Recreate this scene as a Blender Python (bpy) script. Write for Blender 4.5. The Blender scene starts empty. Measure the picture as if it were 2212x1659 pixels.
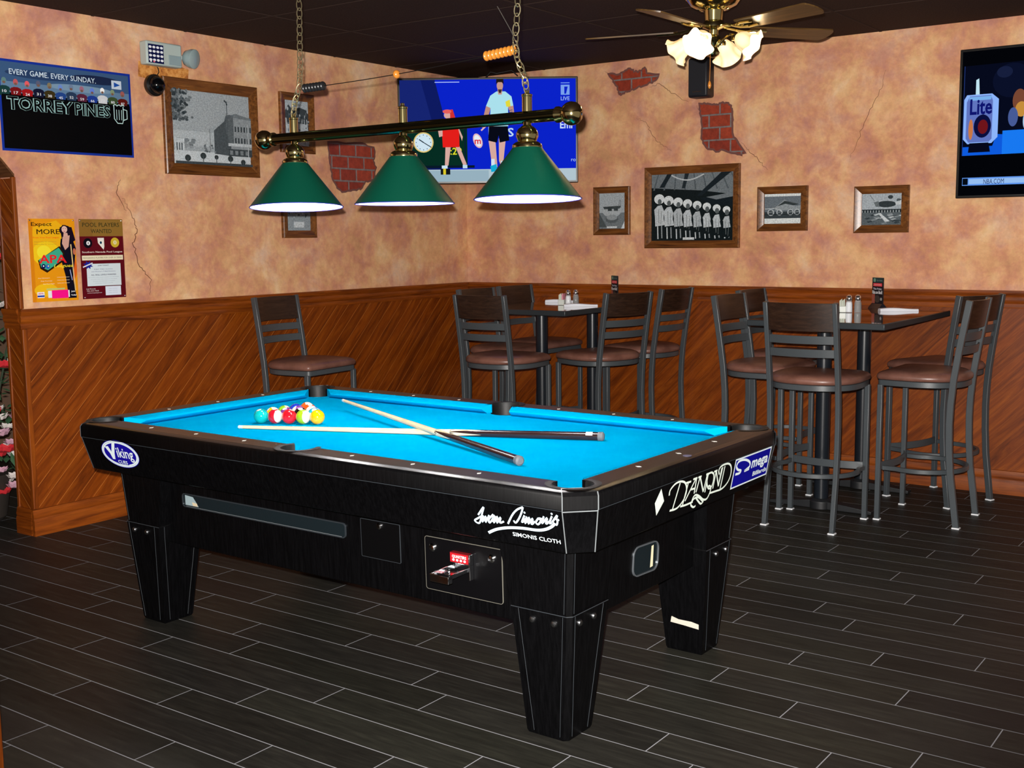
import bpy, bmesh, math, random
from mathutils import Vector, Matrix
random.seed(7)
SC = bpy.context.scene
COL = SC.collection
PI = math.pi

# ------------------------------------------------------------------ camera
CAM_LOC = Vector((5.258, -6.7485, 1.455))
YAW, PITCH, ROLL, FPX = -0.62506, 0.12605, -0.0118, 2489.34
cy, sy = math.cos(YAW), math.sin(YAW)
fw = Vector((sy * math.cos(PITCH), cy * math.cos(PITCH), -math.sin(PITCH)))
rt = Vector((cy, -sy, 0.0))
up = rt.cross(fw)
r2 = rt * math.cos(ROLL) + up * math.sin(ROLL)
u2 = up * math.cos(ROLL) - rt * math.sin(ROLL)
cam = bpy.data.cameras.new('camera')
cam.sensor_width = 36.0
cam.lens = FPX / 2212.0 * 36.0
cam.clip_start = 0.05
co = bpy.data.objects.new('camera', cam)
COL.objects.link(co)
co.matrix_world = Matrix(((r2.x, u2.x, -fw.x, CAM_LOC.x), (r2.y, u2.y, -fw.y, CAM_LOC.y),
                          (r2.z, u2.z, -fw.z, CAM_LOC.z), (0, 0, 0, 1)))
SC.camera = co

# ------------------------------------------------------------------ world, exposure
W = bpy.data.worlds.new('world'); SC.world = W; W.use_nodes = True
W.node_tree.nodes['Background'].inputs[0].default_value = (1.0, 0.86, 0.72, 1)
W.node_tree.nodes['Background'].inputs[1].default_value = 0.25
SC.view_settings.view_transform = 'Standard'
SC.view_settings.look = 'None'
SC.view_settings.exposure = 0.0
SC.view_settings.gamma = 1.0
SC.view_settings.use_curve_mapping = False

def light(name, kind, loc, energy, color=(1, 1, 1), size=0.05, target=None, spot=None):
    l = bpy.data.lights.new(name, kind); l.energy = energy; l.color = color
    if kind == 'AREA': l.size = size
    else: l.shadow_soft_size = size
    if spot: l.spot_size = spot; l.spot_blend = 0.6
    o = bpy.data.objects.new(name, l); COL.objects.link(o); o.location = loc
    if target is not None:
        o.rotation_euler = (Vector(target) - Vector(loc)).to_track_quat('-Z', 'Y').to_euler()
    return o
# the camera's own flash, just above and left of the lens
light('camera_flash', 'SPOT', CAM_LOC + Vector((-0.02, -0.01, 0.055)), 1520, (1.0, 0.95, 0.9), 0.012,
      target=CAM_LOC + fw * 3 + Vector((0, 0, 0.62)), spot=math.radians(84))

# ------------------------------------------------------------------ materials
def lin(c):
    c = [v / 255.0 for v in c]
    return tuple((v / 12.92 if v <= 0.04045 else ((v + 0.055) / 1.055) ** 2.4) for v in c) + (1.0,)
_m = {}
def mat(name, c=(128, 128, 128), rough=0.5, metal=0.0, spec=0.5, emit=None, es=1.0, coat=0.0, trans=0.0, alpha=1.0):
    if name in _m: return _m[name]
    m = bpy.data.materials.new(name); m.use_nodes = True
    b = m.node_tree.nodes['Principled BSDF']
    b.inputs['Base Color'].default_value = lin(c)
    b.inputs['Roughness'].default_value = rough
    b.inputs['Metallic'].default_value = metal
    b.inputs['Specular IOR Level'].default_value = spec
    b.inputs['Coat Weight'].default_value = coat
    b.inputs['Transmission Weight'].default_value = trans
    if emit:
        b.inputs['Emission Color'].default_value = lin(emit)
        b.inputs['Emission Strength'].default_value = es
    _m[name] = m
    return m
class NT:
    """small node helper"""
    def __init__(s, m): s.m = m; s.n = m.node_tree.nodes; s.l = m.node_tree.links; s.b = s.n['Principled BSDF']
    def node(s, t, **k):
        x = s.n.new(t)
        for a, v in k.items(): setattr(x, a, v)
        return x
    def link(s, a, b): s.l.new(a, b)
    def setin(s, i, v):
        if isinstance(v, (int, float, tuple)): i.default_value = v
        else: s.l.new(v, i)
    def math(s, op, a, b=0.0, c=0.0):
        x = s.n.new('ShaderNodeMath'); x.operation = op
        for i, v in enumerate((a, b, c)): s.setin(x.inputs[i], v)
        return x.outputs[0]
    def coord(s): return s.n.new('ShaderNodeTexCoord').outputs['Object']
    def mapping(s, vec, scale=(1, 1, 1), rot=(0, 0, 0), loc=(0, 0, 0)):
        x = s.n.new('ShaderNodeMapping'); s.l.new(vec, x.inputs[0])
        x.inputs['Scale'].default_value = scale; x.inputs['Rotation'].default_value = rot; x.inputs['Location'].default_value = loc
        return x.outputs[0]
    def noise(s, vec, scale, detail=4, rough=0.5, dist=0.0):
        x = s.n.new('ShaderNodeTexNoise'); s.l.new(vec, x.inputs['Vector'])
        x.inputs['Scale'].default_value = scale; x.inputs['Detail'].default_value = detail
        x.inputs['Roughness'].default_value = rough; x.inputs['Distortion'].default_value = dist
        return x.outputs['Fac']
    def ramp(s, fac, stops):
        x = s.n.new('ShaderNodeValToRGB'); s.l.new(fac, x.inputs[0]); e = x.color_ramp.elements
        while len(e) < len(stops): e.new(0.5)
        for el, (p, c) in zip(e, stops): el.position = p; el.color = lin(c)
        return x.outputs[0]
    def mix(s, fac, a, b, mode='MIX'):
        x = s.n.new('ShaderNodeMix'); x.data_type = 'RGBA'; x.blend_type = mode
        s.setin(x.inputs[0], fac); s.setin(x.inputs[6], a); s.setin(x.inputs[7], b)
        return x.outputs[2]
    def bump(s, h, strength=0.2, dist=0.01):
        x = s.n.new('ShaderNodeBump'); x.inputs['Strength'].default_value = strength; x.inputs['Distance'].default_value = dist
        s.l.new(h, x.inputs['Height']); s.l.new(x.outputs[0], s.b.inputs['Normal'])

def plaster():
    m = mat('sponged_plaster', rough=0.75, spec=0.25); t = NT(m); v = t.coord()
    a = t.noise(v, 3.3, 7, 0.66, 0.3)
    b = t.noise(t.mapping(v, loc=(4, 7, 2)), 5.6, 6, 0.68, 0.2)
    d = t.noise(t.mapping(v, loc=(1, 3, 9)), 26, 4, 0.7)
    base = t.ramp(a, [(0.33, (176, 110, 84)), (0.43, (205, 138, 102)), (0.50, (222, 162, 119)), (0.58, (237, 190, 142)), (0.67, (244, 214, 176))])
    mv = t.ramp(b, [(0.38, (200, 148, 146)), (0.50, (228, 168, 134)), (0.60, (240, 196, 140))])
    c = t.mix(0.4, base, mv)
    g = t.ramp(d, [(0.3, (214, 210, 210)), (0.7, (255, 255, 255))])
    c = t.mix(0.5, c, g, 'MULTIPLY')
    t.link(c, t.b.inputs['Base Color']); t.bump(d, 0.12, 0.004)
    return m

def wood_planks(name, u, v_, pitch, c_dark, c_mid, c_light, groove, sign=1, phase=0.0):
    """diagonal boards; u, v_ are axis letters of the wall plane"""
    m = mat(name, rough=0.38, spec=0.4); t = NT(m); vec = t.coord()
    s = t.node('ShaderNodeSeparateXYZ'); t.link(vec, s.inputs[0])
    U, V = s.outputs[u], s.outputs[v_]
    acr = t.math('MULTIPLY', t.math('SUBTRACT', V, t.math('MULTIPLY', U, sign * 1.0)), 0.70711)
    alg = t.math('MULTIPLY', t.math('ADD', V, t.math('MULTIPLY', U, sign * 1.0)), 0.70711)
    row = t.math('ADD', t.math('DIVIDE', acr, pitch), phase)
    idx = t.math('FLOOR', row); fr = t.math('FRACT', row)
    wn = t.node('ShaderNodeTexWhiteNoise', noise_dimensions='1D'); t.link(idx, wn.inputs['W'])
    cmb = t.node('ShaderNodeCombineXYZ')
    t.link(t.math('MULTIPLY', alg, 1.0), cmb.inputs[0]); t.link(t.math('MULTIPLY', acr, 9.0), cmb.inputs[1])
    t.link(t.math('MULTIPLY', wn.outputs['Value'], 37.0), cmb.inputs[2])
    g1 = t.noise(cmb.outputs[0], 2.4, 7, 0.62, 1.4)
    g2 = t.noise(t.mapping(cmb.outputs[0], scale=(2.2, 5, 1)), 7, 4, 0.7)
    c = t.ramp(g1, [(0.28, c_dark), (0.50, c_mid), (0.74, c_light)])
    c = t.mix(0.3, c, t.ramp(g2, [(0.35, (150, 130, 120)), (0.6, (255, 255, 255))]), 'MULTIPLY')
    tone = t.math('ADD', t.math('MULTIPLY', wn.outputs['Value'], 0.22), 0.84)
    tc = t.node('ShaderNodeCombineColor'); [t.link(tone, tc.inputs[i]) for i in range(3)]
    c = t.mix(1.0, c, tc.outputs[0], 'MULTIPLY')
    w = 0.0011 / pitch
    line = t.math('LESS_THAN', t.math('ABSOLUTE', t.math('SUBTRACT', fr, 0.5)), 0.5 - w)
    c = t.mix(line, lin(groove), c)
    t.link(c, t.b.inputs['Base Color']); t.bump(g2, 0.08, 0.003)
    return m
def wood(name, cd, cm, cl, axis='X', scale=1.0, rough=0.35, coat=0.0):
    m = mat(name, rough=rough, spec=0.45, coat=coat); t = NT(m); v = t.coord()
    sc = {'X': (1, 14, 14), 'Y': (14, 1, 14), 'Z': (14, 14, 1)}[axis]
    w = t.mapping(v, scale=tuple(a * scale for a in sc))
    g = t.noise(w, 2.2, 6, 0.62, 0.7); g2 = t.noise(w, 9, 3, 0.6)
    c = t.ramp(g, [(0.30, cd), (0.52, cm), (0.74, cl)])
    c = t.mix(0.3, c, t.ramp(g2, [(0.35, (140, 130, 120)), (0.6, (255, 255, 255))]), 'MULTIPLY')
    t.link(c, t.b.inputs['Base Color']); t.bump(g2, 0.06, 0.002)
    return m

OAK_D, OAK_M, OAK_L = (88, 36, 4), (128, 58, 7), (156, 80, 16)
M_PL = plaster()
M_WL = wood_planks('oak_boards_left', 1, 2, 0.0745, OAK_D, OAK_M, OAK_L, (184, 110, 48))
M_WR = wood_planks('oak_boards_right', 0, 2, 0.0745, OAK_D, OAK_M, OAK_L, (136, 70, 22))
M_WE = wood_planks('oak_boards_end', 0, 2, 0.0745, OAK_D, OAK_M, OAK_L, (190, 120, 58), sign=-1)
M_OAKX = wood('oak_trim_x', OAK_D, (134, 64, 14), OAK_L, 'X')
M_OAKY = wood('oak_trim_y', OAK_D, (134, 64, 14), OAK_L, 'Y')
M_OAKZ = wood('oak_trim_z', OAK_D, (134, 64, 14), OAK_L, 'Z')
M_FRAME = wood('frame_oak', (70, 38, 16), (112, 66, 28), (144, 92, 44), 'X', 1.5, 0.3)
M_FRAMEV = wood('frame_oak_upright', (70, 38, 16), (120, 72, 30), (150, 98, 48), 'Z', 1.5, 0.3)
M_BLACKMET = mat('powder_coated_metal', (64, 70, 74), 0.36, 0.0, 0.7)
NT(M_BLACKMET).bump(NT(M_BLACKMET).noise(NT(M_BLACKMET).coord(), 260, 2), 0.12, 0.001)
M_BACKW = wood('dark_walnut', (34, 22, 16), (48, 31, 22), (62, 42, 30), 'X', 2, 0.36)
def vinyl():
    m = mat('brown_vinyl', (96, 64, 52), 0.36, 0, 0.5); t = NT(m); v = t.coord()
    a = t.noise(v, 9, 4, 0.6); b = t.noise(v, 240, 2)
    t.link(t.ramp(a, [(0.3, (92, 58, 48)), (0.7, (126, 86, 74))]), t.b.inputs['Base Color']); t.bump(b, 0.18, 0.001)
    return m
M_VIN = vinyl()
M_GLIDE = mat('nylon_glide', (225, 228, 232), 0.4)
def cloth_mat():
    m = mat('blue_billiard_cloth', (0, 132, 214), 1.0, 0, 0.0); t = NT(m); v = t.coord()
    a = t.noise(v, 500, 2); b = t.noise(v, 5, 4, 0.6)
    t.link(t.ramp(b, [(0.3, (0, 154, 205)), (0.7, (0, 163, 213))]), t.b.inputs['Base Color'])
    t.bump(a, 0.12, 0.0006)
    return m
M_CLOTH = cloth_mat()
def laminate():
    m = mat('black_laminate', (3, 3, 4), 0.4, 0, 0.22); t = NT(m); v = t.coord()
    g = t.noise(t.mapping(v, scale=(14, 14, 1)), 9, 4, 0.7)
    t.link(t.ramp(g, [(0.4, (2, 2, 3)), (0.75, (9, 9, 11))]), t.b.inputs['Base Color']); t.bump(g, 0.1, 0.001)
    return m
M_LAM = laminate()
M_RAIL = mat('dark_rail_laminate', (24, 20, 18), 0.3, 0, 0.5)
NT(M_RAIL).bump(NT(M_RAIL).noise(NT(M_RAIL).coord(), 60, 3), 0.05, 0.001)
M_RUB = mat('black_rubber', (12, 13, 14), 0.55, 0, 0.4)
M_SEAMD = mat('dark_edge_strip', (34, 36, 40), 0.4)
M_SEAM = mat('laminate_edge_line', (52, 57, 62), 0.45, 0, 0.5)
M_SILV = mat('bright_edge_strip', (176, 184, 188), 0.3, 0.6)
M_CHR = mat('chrome', (220, 222, 226), 0.12, 1.0)
M_STEEL = mat('steel_bolt', (150, 152, 156), 0.3, 1.0)
M_BRASS = mat('polished_brass', (206, 194, 140), 0.13, 1.0)
M_BARB = mat('dark_brass_bar', (120, 128, 96), 0.14, 1.0)
M_GREEN = mat('green_enamel', (2, 66, 50), 0.4, 0, 0.35)
M_WHITEIN = mat('white_enamel', (250, 250, 255), 0.5, 0, 0.3)
M_BLK = mat('black_plastic', (14, 14, 16), 0.35)
M_BLKG = mat('black_gloss', (6, 6, 9), 0.12)
M_GRIT = mat('cast_iron_black', (22, 24, 27), 0.5)
M_WHITE = mat('white_plastic', (225, 228, 228), 0.4)

# ------------------------------------------------------------------ mesh builder
class MB:
    def __init__(s): s.v = []; s.f = []; s.mi = []; s.mats = []; s.cur = 0; s.M = Matrix.Identity(4)
    def use(s, m):
        if m not in s.mats: s.mats.append(m)
        s.cur = s.mats.index(m); return s
    def at(s, M): s.M = M; return s
    def add(s, vs, fs):
        o = len(s.v); s.v += [tuple(s.M @ Vector(p)) for p in vs]
        s.f += [tuple(i + o for i in f) for f in fs]; s.mi += [s.cur] * len(fs); return s
    def box(s, x0, x1, y0, y1, z0, z1):
        return s.add([(x0, y0, z0), (x1, y0, z0), (x1, y1, z0), (x0, y1, z0), (x0, y0, z1), (x1, y0, z1), (x1, y1, z1), (x0, y1, z1)],
                     [(0, 3, 2, 1), (4, 5, 6, 7), (0, 1, 5, 4), (1, 2, 6, 5), (2, 3, 7, 6), (3, 0, 4, 7)])
    def loft(s, loops, caps=True, closed=False):
        n = len(loops[0]); vs = [p for L in loops for p in L]; fs = []
        m = len(loops)
        for i in range(m if closed else m - 1):
            for j in range(n):
                a = i * n + j; b = i * n + (j + 1) % n; c = ((i + 1) % m) * n + (j + 1) % n; d = ((i + 1) % m) * n + j
                fs.append((a, b, c, d))
        if caps and not closed:
            fs.append(tuple(range(n - 1, -1, -1))); fs.append(tuple((m - 1) * n + j for j in range(n)))
        return s.add(vs, fs)
    def prism(s, poly, z0, z1):
        return s.loft([[(x, y, z0) for x, y in poly], [(x, y, z1) for x, y in poly]])
    def lathe(s, prof, n=24, c=(0, 0, 0), caps=True):
        loops = [[(c[0] + r * math.cos(2 * PI * j / n), c[1] + r * math.sin(2 * PI * j / n), c[2] + z) for j in range(n)] for r, z in prof]
        return s.loft(loops, caps)
    def tube(s, path, r, n=8, closed=False):
        P = [Vector(p) for p in path]; loops = []; m = len(P); rr = r if isinstance(r, (list, tuple)) else [r] * m
        prev = None
        for i in range(m):
            if closed: t = (P[(i + 1) % m] - P[i - 1])
            else: t = P[min(i + 1, m - 1)] - P[max(i - 1, 0)]
            t = t.normalized()
            if prev is None:
                a = Vector((0, 0, 1)) if abs(t.z) < 0.9 else Vector((1, 0, 0))
                u = t.cross(a).normalized()
            else:
                u = (prev - t * prev.dot(t)).normalized()
            prev = u; w = t.cross(u)
            loops.append([tuple(P[i] + (u * math.cos(2 * PI * j / n) + w * math.sin(2 * PI * j / n)) * rr[i]) for j in range(n)])
        return s.loft(loops, not closed, closed)
    def sphere(s, c, r, n=20, m=12, sc=(1, 1, 1)):
        prof = []
        loops = []
        for i in range(1, m):
            a = PI * i / m
            loops.append([(c[0] + sc[0] * r * math.sin(a) * math.cos(2 * PI * j / n), c[1] + sc[1] * r * math.sin(a) * math.sin(2 * PI * j / n), c[2] - sc[2] * r * math.cos(a)) for j in range(n)])
        vs = [p for L in loops for p in L] + [(c[0], c[1], c[2] - r * sc[2]), (c[0], c[1], c[2] + r * sc[2])]
        fs = []
        for i in range(m - 2):
            for j in range(n):
                fs.append((i * n + j, i * n + (j + 1) % n, (i + 1) * n + (j + 1) % n, (i + 1) * n + j))
        b, t = len(vs) - 2, len(vs) - 1
        for j in range(n):
            fs.append((b, (j + 1) % n, j)); fs.append((t, (m - 2) * n + j, (m - 2) * n + (j + 1) % n))
        return s.add(vs, fs)
    def build(s, name, m=None, parent=None, bevel=0, smooth=35, loc=None, seg=2):
        me = bpy.data.meshes.new(name); me.from_pydata(s.v, [], s.f); me.update()
        if m is not None and not s.mats: s.mats = [m]
        for x in s.mats: me.materials.append(x)
        if len(s.mats) > 1: me.polygons.foreach_set('material_index', s.mi)
        b = bmesh.new(); b.from_mesh(me); bmesh.ops.recalc_face_normals(b, faces=b.faces); b.to_mesh(me); b.free()
        if smooth:
            me.polygons.foreach_set('use_smooth', [True] * len(me.polygons))
            me.set_sharp_from_angle(angle=math.radians(smooth))
        o = bpy.data.objects.new(name, me); COL.objects.link(o)
        if parent is not None: o.parent = parent
        if loc is not None: o.location = loc
        if bevel:
            bv = o.modifiers.new('bevel', 'BEVEL'); bv.width = bevel; bv.segments = seg; bv.limit_method = 'ANGLE'; bv.angle_limit = math.radians(40)
            bv.harden_normals = False
        return o
def empty(name, loc=(0, 0, 0), rz=0.0, label=None, cat=None, group=None):
    o = bpy.data.objects.new(name, None); COL.objects.link(o); o.location = loc; o.rotation_euler = (0, 0, rz)
    o.empty_display_size = 0.05
    return tag(o, label, cat, group)
def tag(o, label=None, cat=None, group=None, kind=None):
    if label: o['label'] = label
    if cat: o['category'] = cat
    if group: o['group'] = group
    if kind: o['kind'] = kind
    return o
def struct(o): o['kind'] = 'structure'; return o
def copy_tree(o, parent=None):
    c = o.copy(); COL.objects.link(c)
    if parent is not None: c.parent = parent
    for ch in o.children: copy_tree(ch, c)
    return c

# ------------------------------------------------------------------ flat printed matter (text, logos, pictures)
def text_data(body, size=1.0, bold=0.0, shear=0.0, align='CENTER'):
    cu = bpy.data.curves.new('txt', 'FONT'); cu.body = body; cu.size = size; cu.shear = shear; cu.offset = bold * 0.42
    cu.align_x = align; cu.align_y = 'CENTER'; cu.resolution_u = 2
    ob = bpy.data.objects.new('txt', cu); COL.objects.link(ob)
    dg = bpy.context.evaluated_depsgraph_get(); dg.update()
    me = bpy.data.meshes.new_from_object(ob.evaluated_get(dg))
    vs = [tuple(v.co) for v in me.vertices]; fs = [tuple(p.vertices) for p in me.polygons]
    bpy.data.objects.remove(ob); bpy.data.curves.remove(cu); bpy.data.meshes.remove(me)
    return vs, fs
class Art:
    """layers of flat shapes on a panel: x right, y up, z out of the panel"""
    def __init__(s, rough=0.5, emit=0.0, step=0.00006, z0=0.0): s.mb = MB(); s.k = 0; s.rough = rough; s.emit = emit; s.step = step; s.z0 = z0; s.grain = False
    def _z(s): s.k += 1; return s.z0 + s.k * s.step
    def _m(s, c):
        c = tuple(int(x) for x in c)
        nm = ('screen_%d_%d_%d' if s.emit else 'print_%d_%d_%d') % c
        if s.emit: return mat(nm, (0, 0, 0), 1.0, 0, 0.0, emit=c, es=s.emit)
        nm += ('' if s.rough == 0.5 else '_gloss') + ('_photo' if s.grain else '')
        new = nm not in _m; m = mat(nm, c, s.rough, 0, 0.06)
        if new and s.grain:
            t = NT(m); g = t.noise(t.coord(), 130, 5, 0.75, .3); hi = tuple(min(255, int(v * 1.12 + 6)) for v in c); lo = tuple(int(v * .84) for v in c)
            t.link(t.ramp(g, [(0.34, lo), (0.5, c), (0.66, hi)]), t.b.inputs['Base Color'])
        return m
    def poly(s, pts, c):
        z = s._z(); s.mb.use(s._m(c)).add([(x, y, z) for x, y in pts], [tuple(range(len(pts)))]); return s
    def rect(s, x0, y0, x1, y1, c): return s.poly([(x0, y0), (x1, y0), (x1, y1), (x0, y1)], c)
    def ell(s, cx, cy_, rx, ry, c, n=24, rot=0.0):
        ca, sa = math.cos(rot), math.sin(rot)
        return s.poly([(cx + rx * math.cos(t) * ca - ry * math.sin(t) * sa, cy_ + rx * math.cos(t) * sa + ry * math.sin(t) * ca) for t in [2 * PI * i / n for i in range(n)]], c)
    def line(s, pts, w, c, taper=False):
        z = s._z(); s.mb.use(s._m(c)); n = len(pts)
        L, R = [], []
        for i in range(n):
            a = Vector(pts[max(i - 1, 0)]); b = Vector(pts[min(i + 1, n - 1)]); d = (b - a)
            d = d.normalized() if d.length > 1e-9 else Vector((1, 0)); nn = Vector((-d.y, d.x))
            ww = w * 0.5 * ((0.3 + 0.7 * math.sin(PI * (i + .5) / n)) if taper else 1)
            p = Vector(pts[i]); L.append(tuple(p + nn * ww) + (z,)); R.append(tuple(p - nn * ww) + (z,))
        s.mb.add(L + R, [(i, i + 1, n + i + 1, n + i) for i in range(n - 1)])
        return s
    def text(s, body, cx, cy_, h, c, width=None, bold=0.0, shear=0.0, rot=0.0):
        vs, fs = text_data(body, 1.0, bold, shear)
        if not vs: return s
        xs = [p[0] for p in vs]; ys = [p[1] for p in vs]
        w0, h0 = max(xs) - min(xs), max(ys) - min(ys); mx, my = (max(xs) + min(xs)) / 2, (max(ys) + min(ys)) / 2
        sy_ = h / h0; sx = (width / w0) if width else sy_; z = s._z(); ca, sa = math.cos(rot), math.sin(rot)
        out = []
        for p in vs:
            x, y = (p[0] - mx) * sx, (p[1] - my) * sy_
            out.append((cx + x * ca - y * sa, cy_ + x * sa + y * ca, z))
        s.mb.use(s._m(c)).add(out, fs); return s
    def build(s, name, parent=None, M=None):
        me = bpy.data.meshes.new(name); me.from_pydata(s.mb.v, [], s.mb.f); me.update()
        for x in s.mb.mats: me.materials.append(x)
        me.polygons.foreach_set('material_index', s.mb.mi)
        o = bpy.data.objects.new(name, me); COL.objects.link(o)
        if parent is not None: o.parent = parent
        if M is not None: o.matrix_local = M
        return o
def basis(o, x, y, z):
    x, y, z = Vector(x), Vector(y), Vector(z)
    return Matrix(((x.x, y.x, z.x, o[0]), (x.y, y.y, z.y, o[1]), (x.z, y.z, z.z, o[2]), (0, 0, 0, 1)))
def wall_mat(side, u, v, d=0.0):
    """frame on a wall: x right, y up, z into the room"""
    if side == 'L': return basis((d, u, v), (0, 1, 0), (0, 0, 1), (1, 0, 0))
    return basis((u, -d, v), (1, 0, 0), (0, 0, 1), (0, -1, 0))

# ================================================================== ROOM
H, HR, YE = 2.601, 1.137, -3.56
# floor of 6x36 plank tiles, each tile its own slab in one mesh, grout between
TP, Y0, TL = 0.14386, -3.1361, 0.8775
offs = {-12: .294, -11: .7685, -10: .5765, -9: .269, -8: .006, -7: .418, -6: .6435, -5: .155, -4: .323, -3: .8275, -2: .525, -1: .291,
        0: .699, 1: .138, 2: .44, 3: .868, 4: .656, 5: .2175, 6: .3685, 7: .0575, 8: .7325, 9: .5255, 10: .184, 11: .8055, 12: .386}
def tile_mat():
    m = mat('dark_plank_tile', rough=0.5, spec=0.25); t = NT(m); v = t.coord()
    at = t.node('ShaderNodeAttribute', attribute_name='tone')
    g = t.noise(t.mapping(v, scale=(1.3, 12, 1)), 4, 6, 0.65, 0.4)
    c = t.ramp(g, [(0.3, (32, 31, 28)), (0.55, (43, 42, 38)), (0.75, (55, 54, 48))])
    c = t.mix(1.0, c, at.outputs['Color'], 'MULTIPLY')
    sp = t.noise(v, 90, 3); t.link(c, t.b.inputs['Base Color']); t.bump(sp, 0.12, 0.001)
    return m
M_TILE = tile_mat(); M_GROUT = mat('light_grout', (158, 158, 164), 0.8)
fx0, fx1, fy0 = -2.4, 6.6, -8.6
mb = MB(); tones = []; g = 0.0017
mb.use(M_GROUT).add([(fx0, fy0, -0.0012), (fx1, fy0, -0.0012), (fx1, 0.0, -0.0012), (fx0, 0.0, -0.0012)], [(0, 1, 2, 3)]); tones.append((1, 1, 1, 1))
mb.use(M_TILE)
k = int((Y0) / TP) - 1
while True:
    ya, yb = Y0 - (k + 1) * TP, Y0 - k * TP
    if yb < fy0: break
    if ya < 0.0:
        off = offs.get(k, (k * 0.37) % TL)
        x = fx0 - ((fx0 - off) % TL)
        while x < fx1:
            xa, xb = max(x, fx0) + g, min(x + TL, fx1) - g
            if xb - xa > 0.01:
                A, B = max(ya, fy0) + g, min(yb, 0.0) - g
                if B > A:
                    mb.add([(xa, A, 0), (xb, A, 0), (xb, B, 0), (xa, B, 0)], [(0, 1, 2, 3)])
                    q = random.uniform(0.72, 1.12); tones.append((q, q * random.uniform(.96, 1.02), q * random.uniform(.92, 1.02), 1))
            x += TL
    k += 1
fl = mb.build('floor', smooth=0); struct(fl)
ca = fl.data.color_attributes.new('tone', 'FLOAT_COLOR', 'CORNER')
for p, tn in zip(fl.data.polygons, tones):
    for li in p.loop_indices: ca.data[li].color = tn

# ceiling of dark tiles in a dark grid
def ceil_mat():
    m = mat('dark_ceiling_tile', rough=0.9, spec=0.1); t = NT(m); v = t.coord()
    n = t.noise(v, 120, 3, 0.7)
    c = t.ramp(n, [(0.3, (44, 32, 29)), (0.7, (66, 50, 44))]); t.link(c, t.b.inputs['Base Color']); t.bump(n, 0.3, 0.003)
    return m
M_CEIL = ceil_mat(); M_GRID = mat('dark_ceiling_grid', (60, 46, 41), 0.9, 0, .1)
mb = MB(); mb.use(M_CEIL).box(fx0, fx1, fy0, 0.1, H, H + 0.05); mb.use(M_GRID)
x = 3.018 - 1.16 * 5
while x < fx1:
    mb.box(x - .007, x + .007, fy0, -0.005, H - .003, H + .001); x += 1.16
y = -0.755
while y > fy0:
    mb.box(fx0, fx1, y - .007, y + .007, H - .0025, H + .001); y -= 0.58
struct(mb.build('ceiling', smooth=0))

# left wall: plaster over boards, ends at an opening with a chamfered head
T = 0.132
mb = MB()
mb.use(M_PL)
# one outline in the wall plane (y, z), extruded back to x = -T
out = [(0.0, 0.0), (0.0, H), (-8.6, H), (-8.6, 0.0), (-4.9, 0.0), (-4.9, 1.85), (-4.75, 1.98), (-3.72, 1.98), (YE, 1.782), (YE, 0.0)]
mb.add([(0, y, z) for y, z in out] + [(-T, y, z) for y, z in out], [tuple(range(10)), tuple(range(19, 9, -1))])
n = 10
o_ = len(mb.v) - 20
for i in range(n):
    mb.use(M_PL)
    mb.f.append((o_ + i, o_ + (i + 1) % n, o_ + n + (i + 1) % n, o_ + n + i)); mb.mi.append(mb.cur)
wl = mb.build('wall_left', smooth=0); struct(wl)
mb = MB(); mb.use(M_PL).box(0.0, fx1, 0.0, 0.12, 0, H)
wr = mb.build('wall_right', smooth=0); struct(wr)
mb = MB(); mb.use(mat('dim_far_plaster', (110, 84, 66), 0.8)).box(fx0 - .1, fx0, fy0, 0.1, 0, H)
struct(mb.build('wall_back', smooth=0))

def part(name, m, parent, fn, **kw):
    b = MB(); fn(b); return b.build(name, m, parent, **kw)
# boards (wainscot), rails, baseboards
part('board_panel', M_WL, wl, lambda b: b.box(0.0005, 0.010, YE, -0.0105, 0.0, 1.10), smooth=0)
part('board_panel', M_WR, wr, lambda b: b.box(0.0105, fx1, -0.010, -0.0005, 0.0, 1.10), smooth=0)
part('board_panel', M_WE, wl, lambda b: b.box(-T + .002, -0.001, YE - 0.010, YE - .0005, 0.0, 1.77), smooth=0)
def rail_profile(z0):  # out, z pairs of chair rail
    return [(0, z0 - .098), (.012, z0 - .098), (.014, z0 - .088), (.011, z0 - .072), (.017, z0 - .064), (.020, z0 - .046), (.016, z0 - .034), (.022, z0 - .022), (.026, z0 - .010), (.024, z0), (0, z0)]
def base_profile():
    return [(0, 0), (.019, 0), (.019, .078), (.014, .088), (.017, .1), (.012, .122), (.010, .132), (0, .134)]
def extr(b, prof, a, c, side):
    if side == 'L': loops = [[(d + .0101, y, z) for d, z in prof] for y in (a, c)]
    elif side == 'R': loops = [[(x, -d - .0101, z) for d, z in prof] for x in (a, c)]
    else: loops = [[(x, YE - d - .0101, z) for d, z in prof] for x in (a, c)]
    b.loft(loops)
struct(part('trim_1', M_OAKY, None, lambda b: extr(b, rail_profile(HR), YE - .030, -0.04, 'L'), smooth=30))
struct(part('trim_2', M_OAKX, None, lambda b: extr(b, rail_profile(HR), 0.012, fx1, 'R'), smooth=30))
struct(part('baseboard_left', M_OAKY, None, lambda b: extr(b, base_profile(), YE - .028, -0.032, 'L'), smooth=30))
struct(part('baseboard_right', M_OAKX, None, lambda b: extr(b, base_profile(), 0.012, fx1, 'R'), smooth=30))
struct(part('trim_3', M_OAKX, None, lambda b: extr(b, rail_profile(HR), -T, -0.0005, 'E'), smooth=30))
struct(part('baseboard_end', M_OAKX, None, lambda b: extr(b, base_profile(), -T, -0.0005, 'E'), smooth=30))
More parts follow.
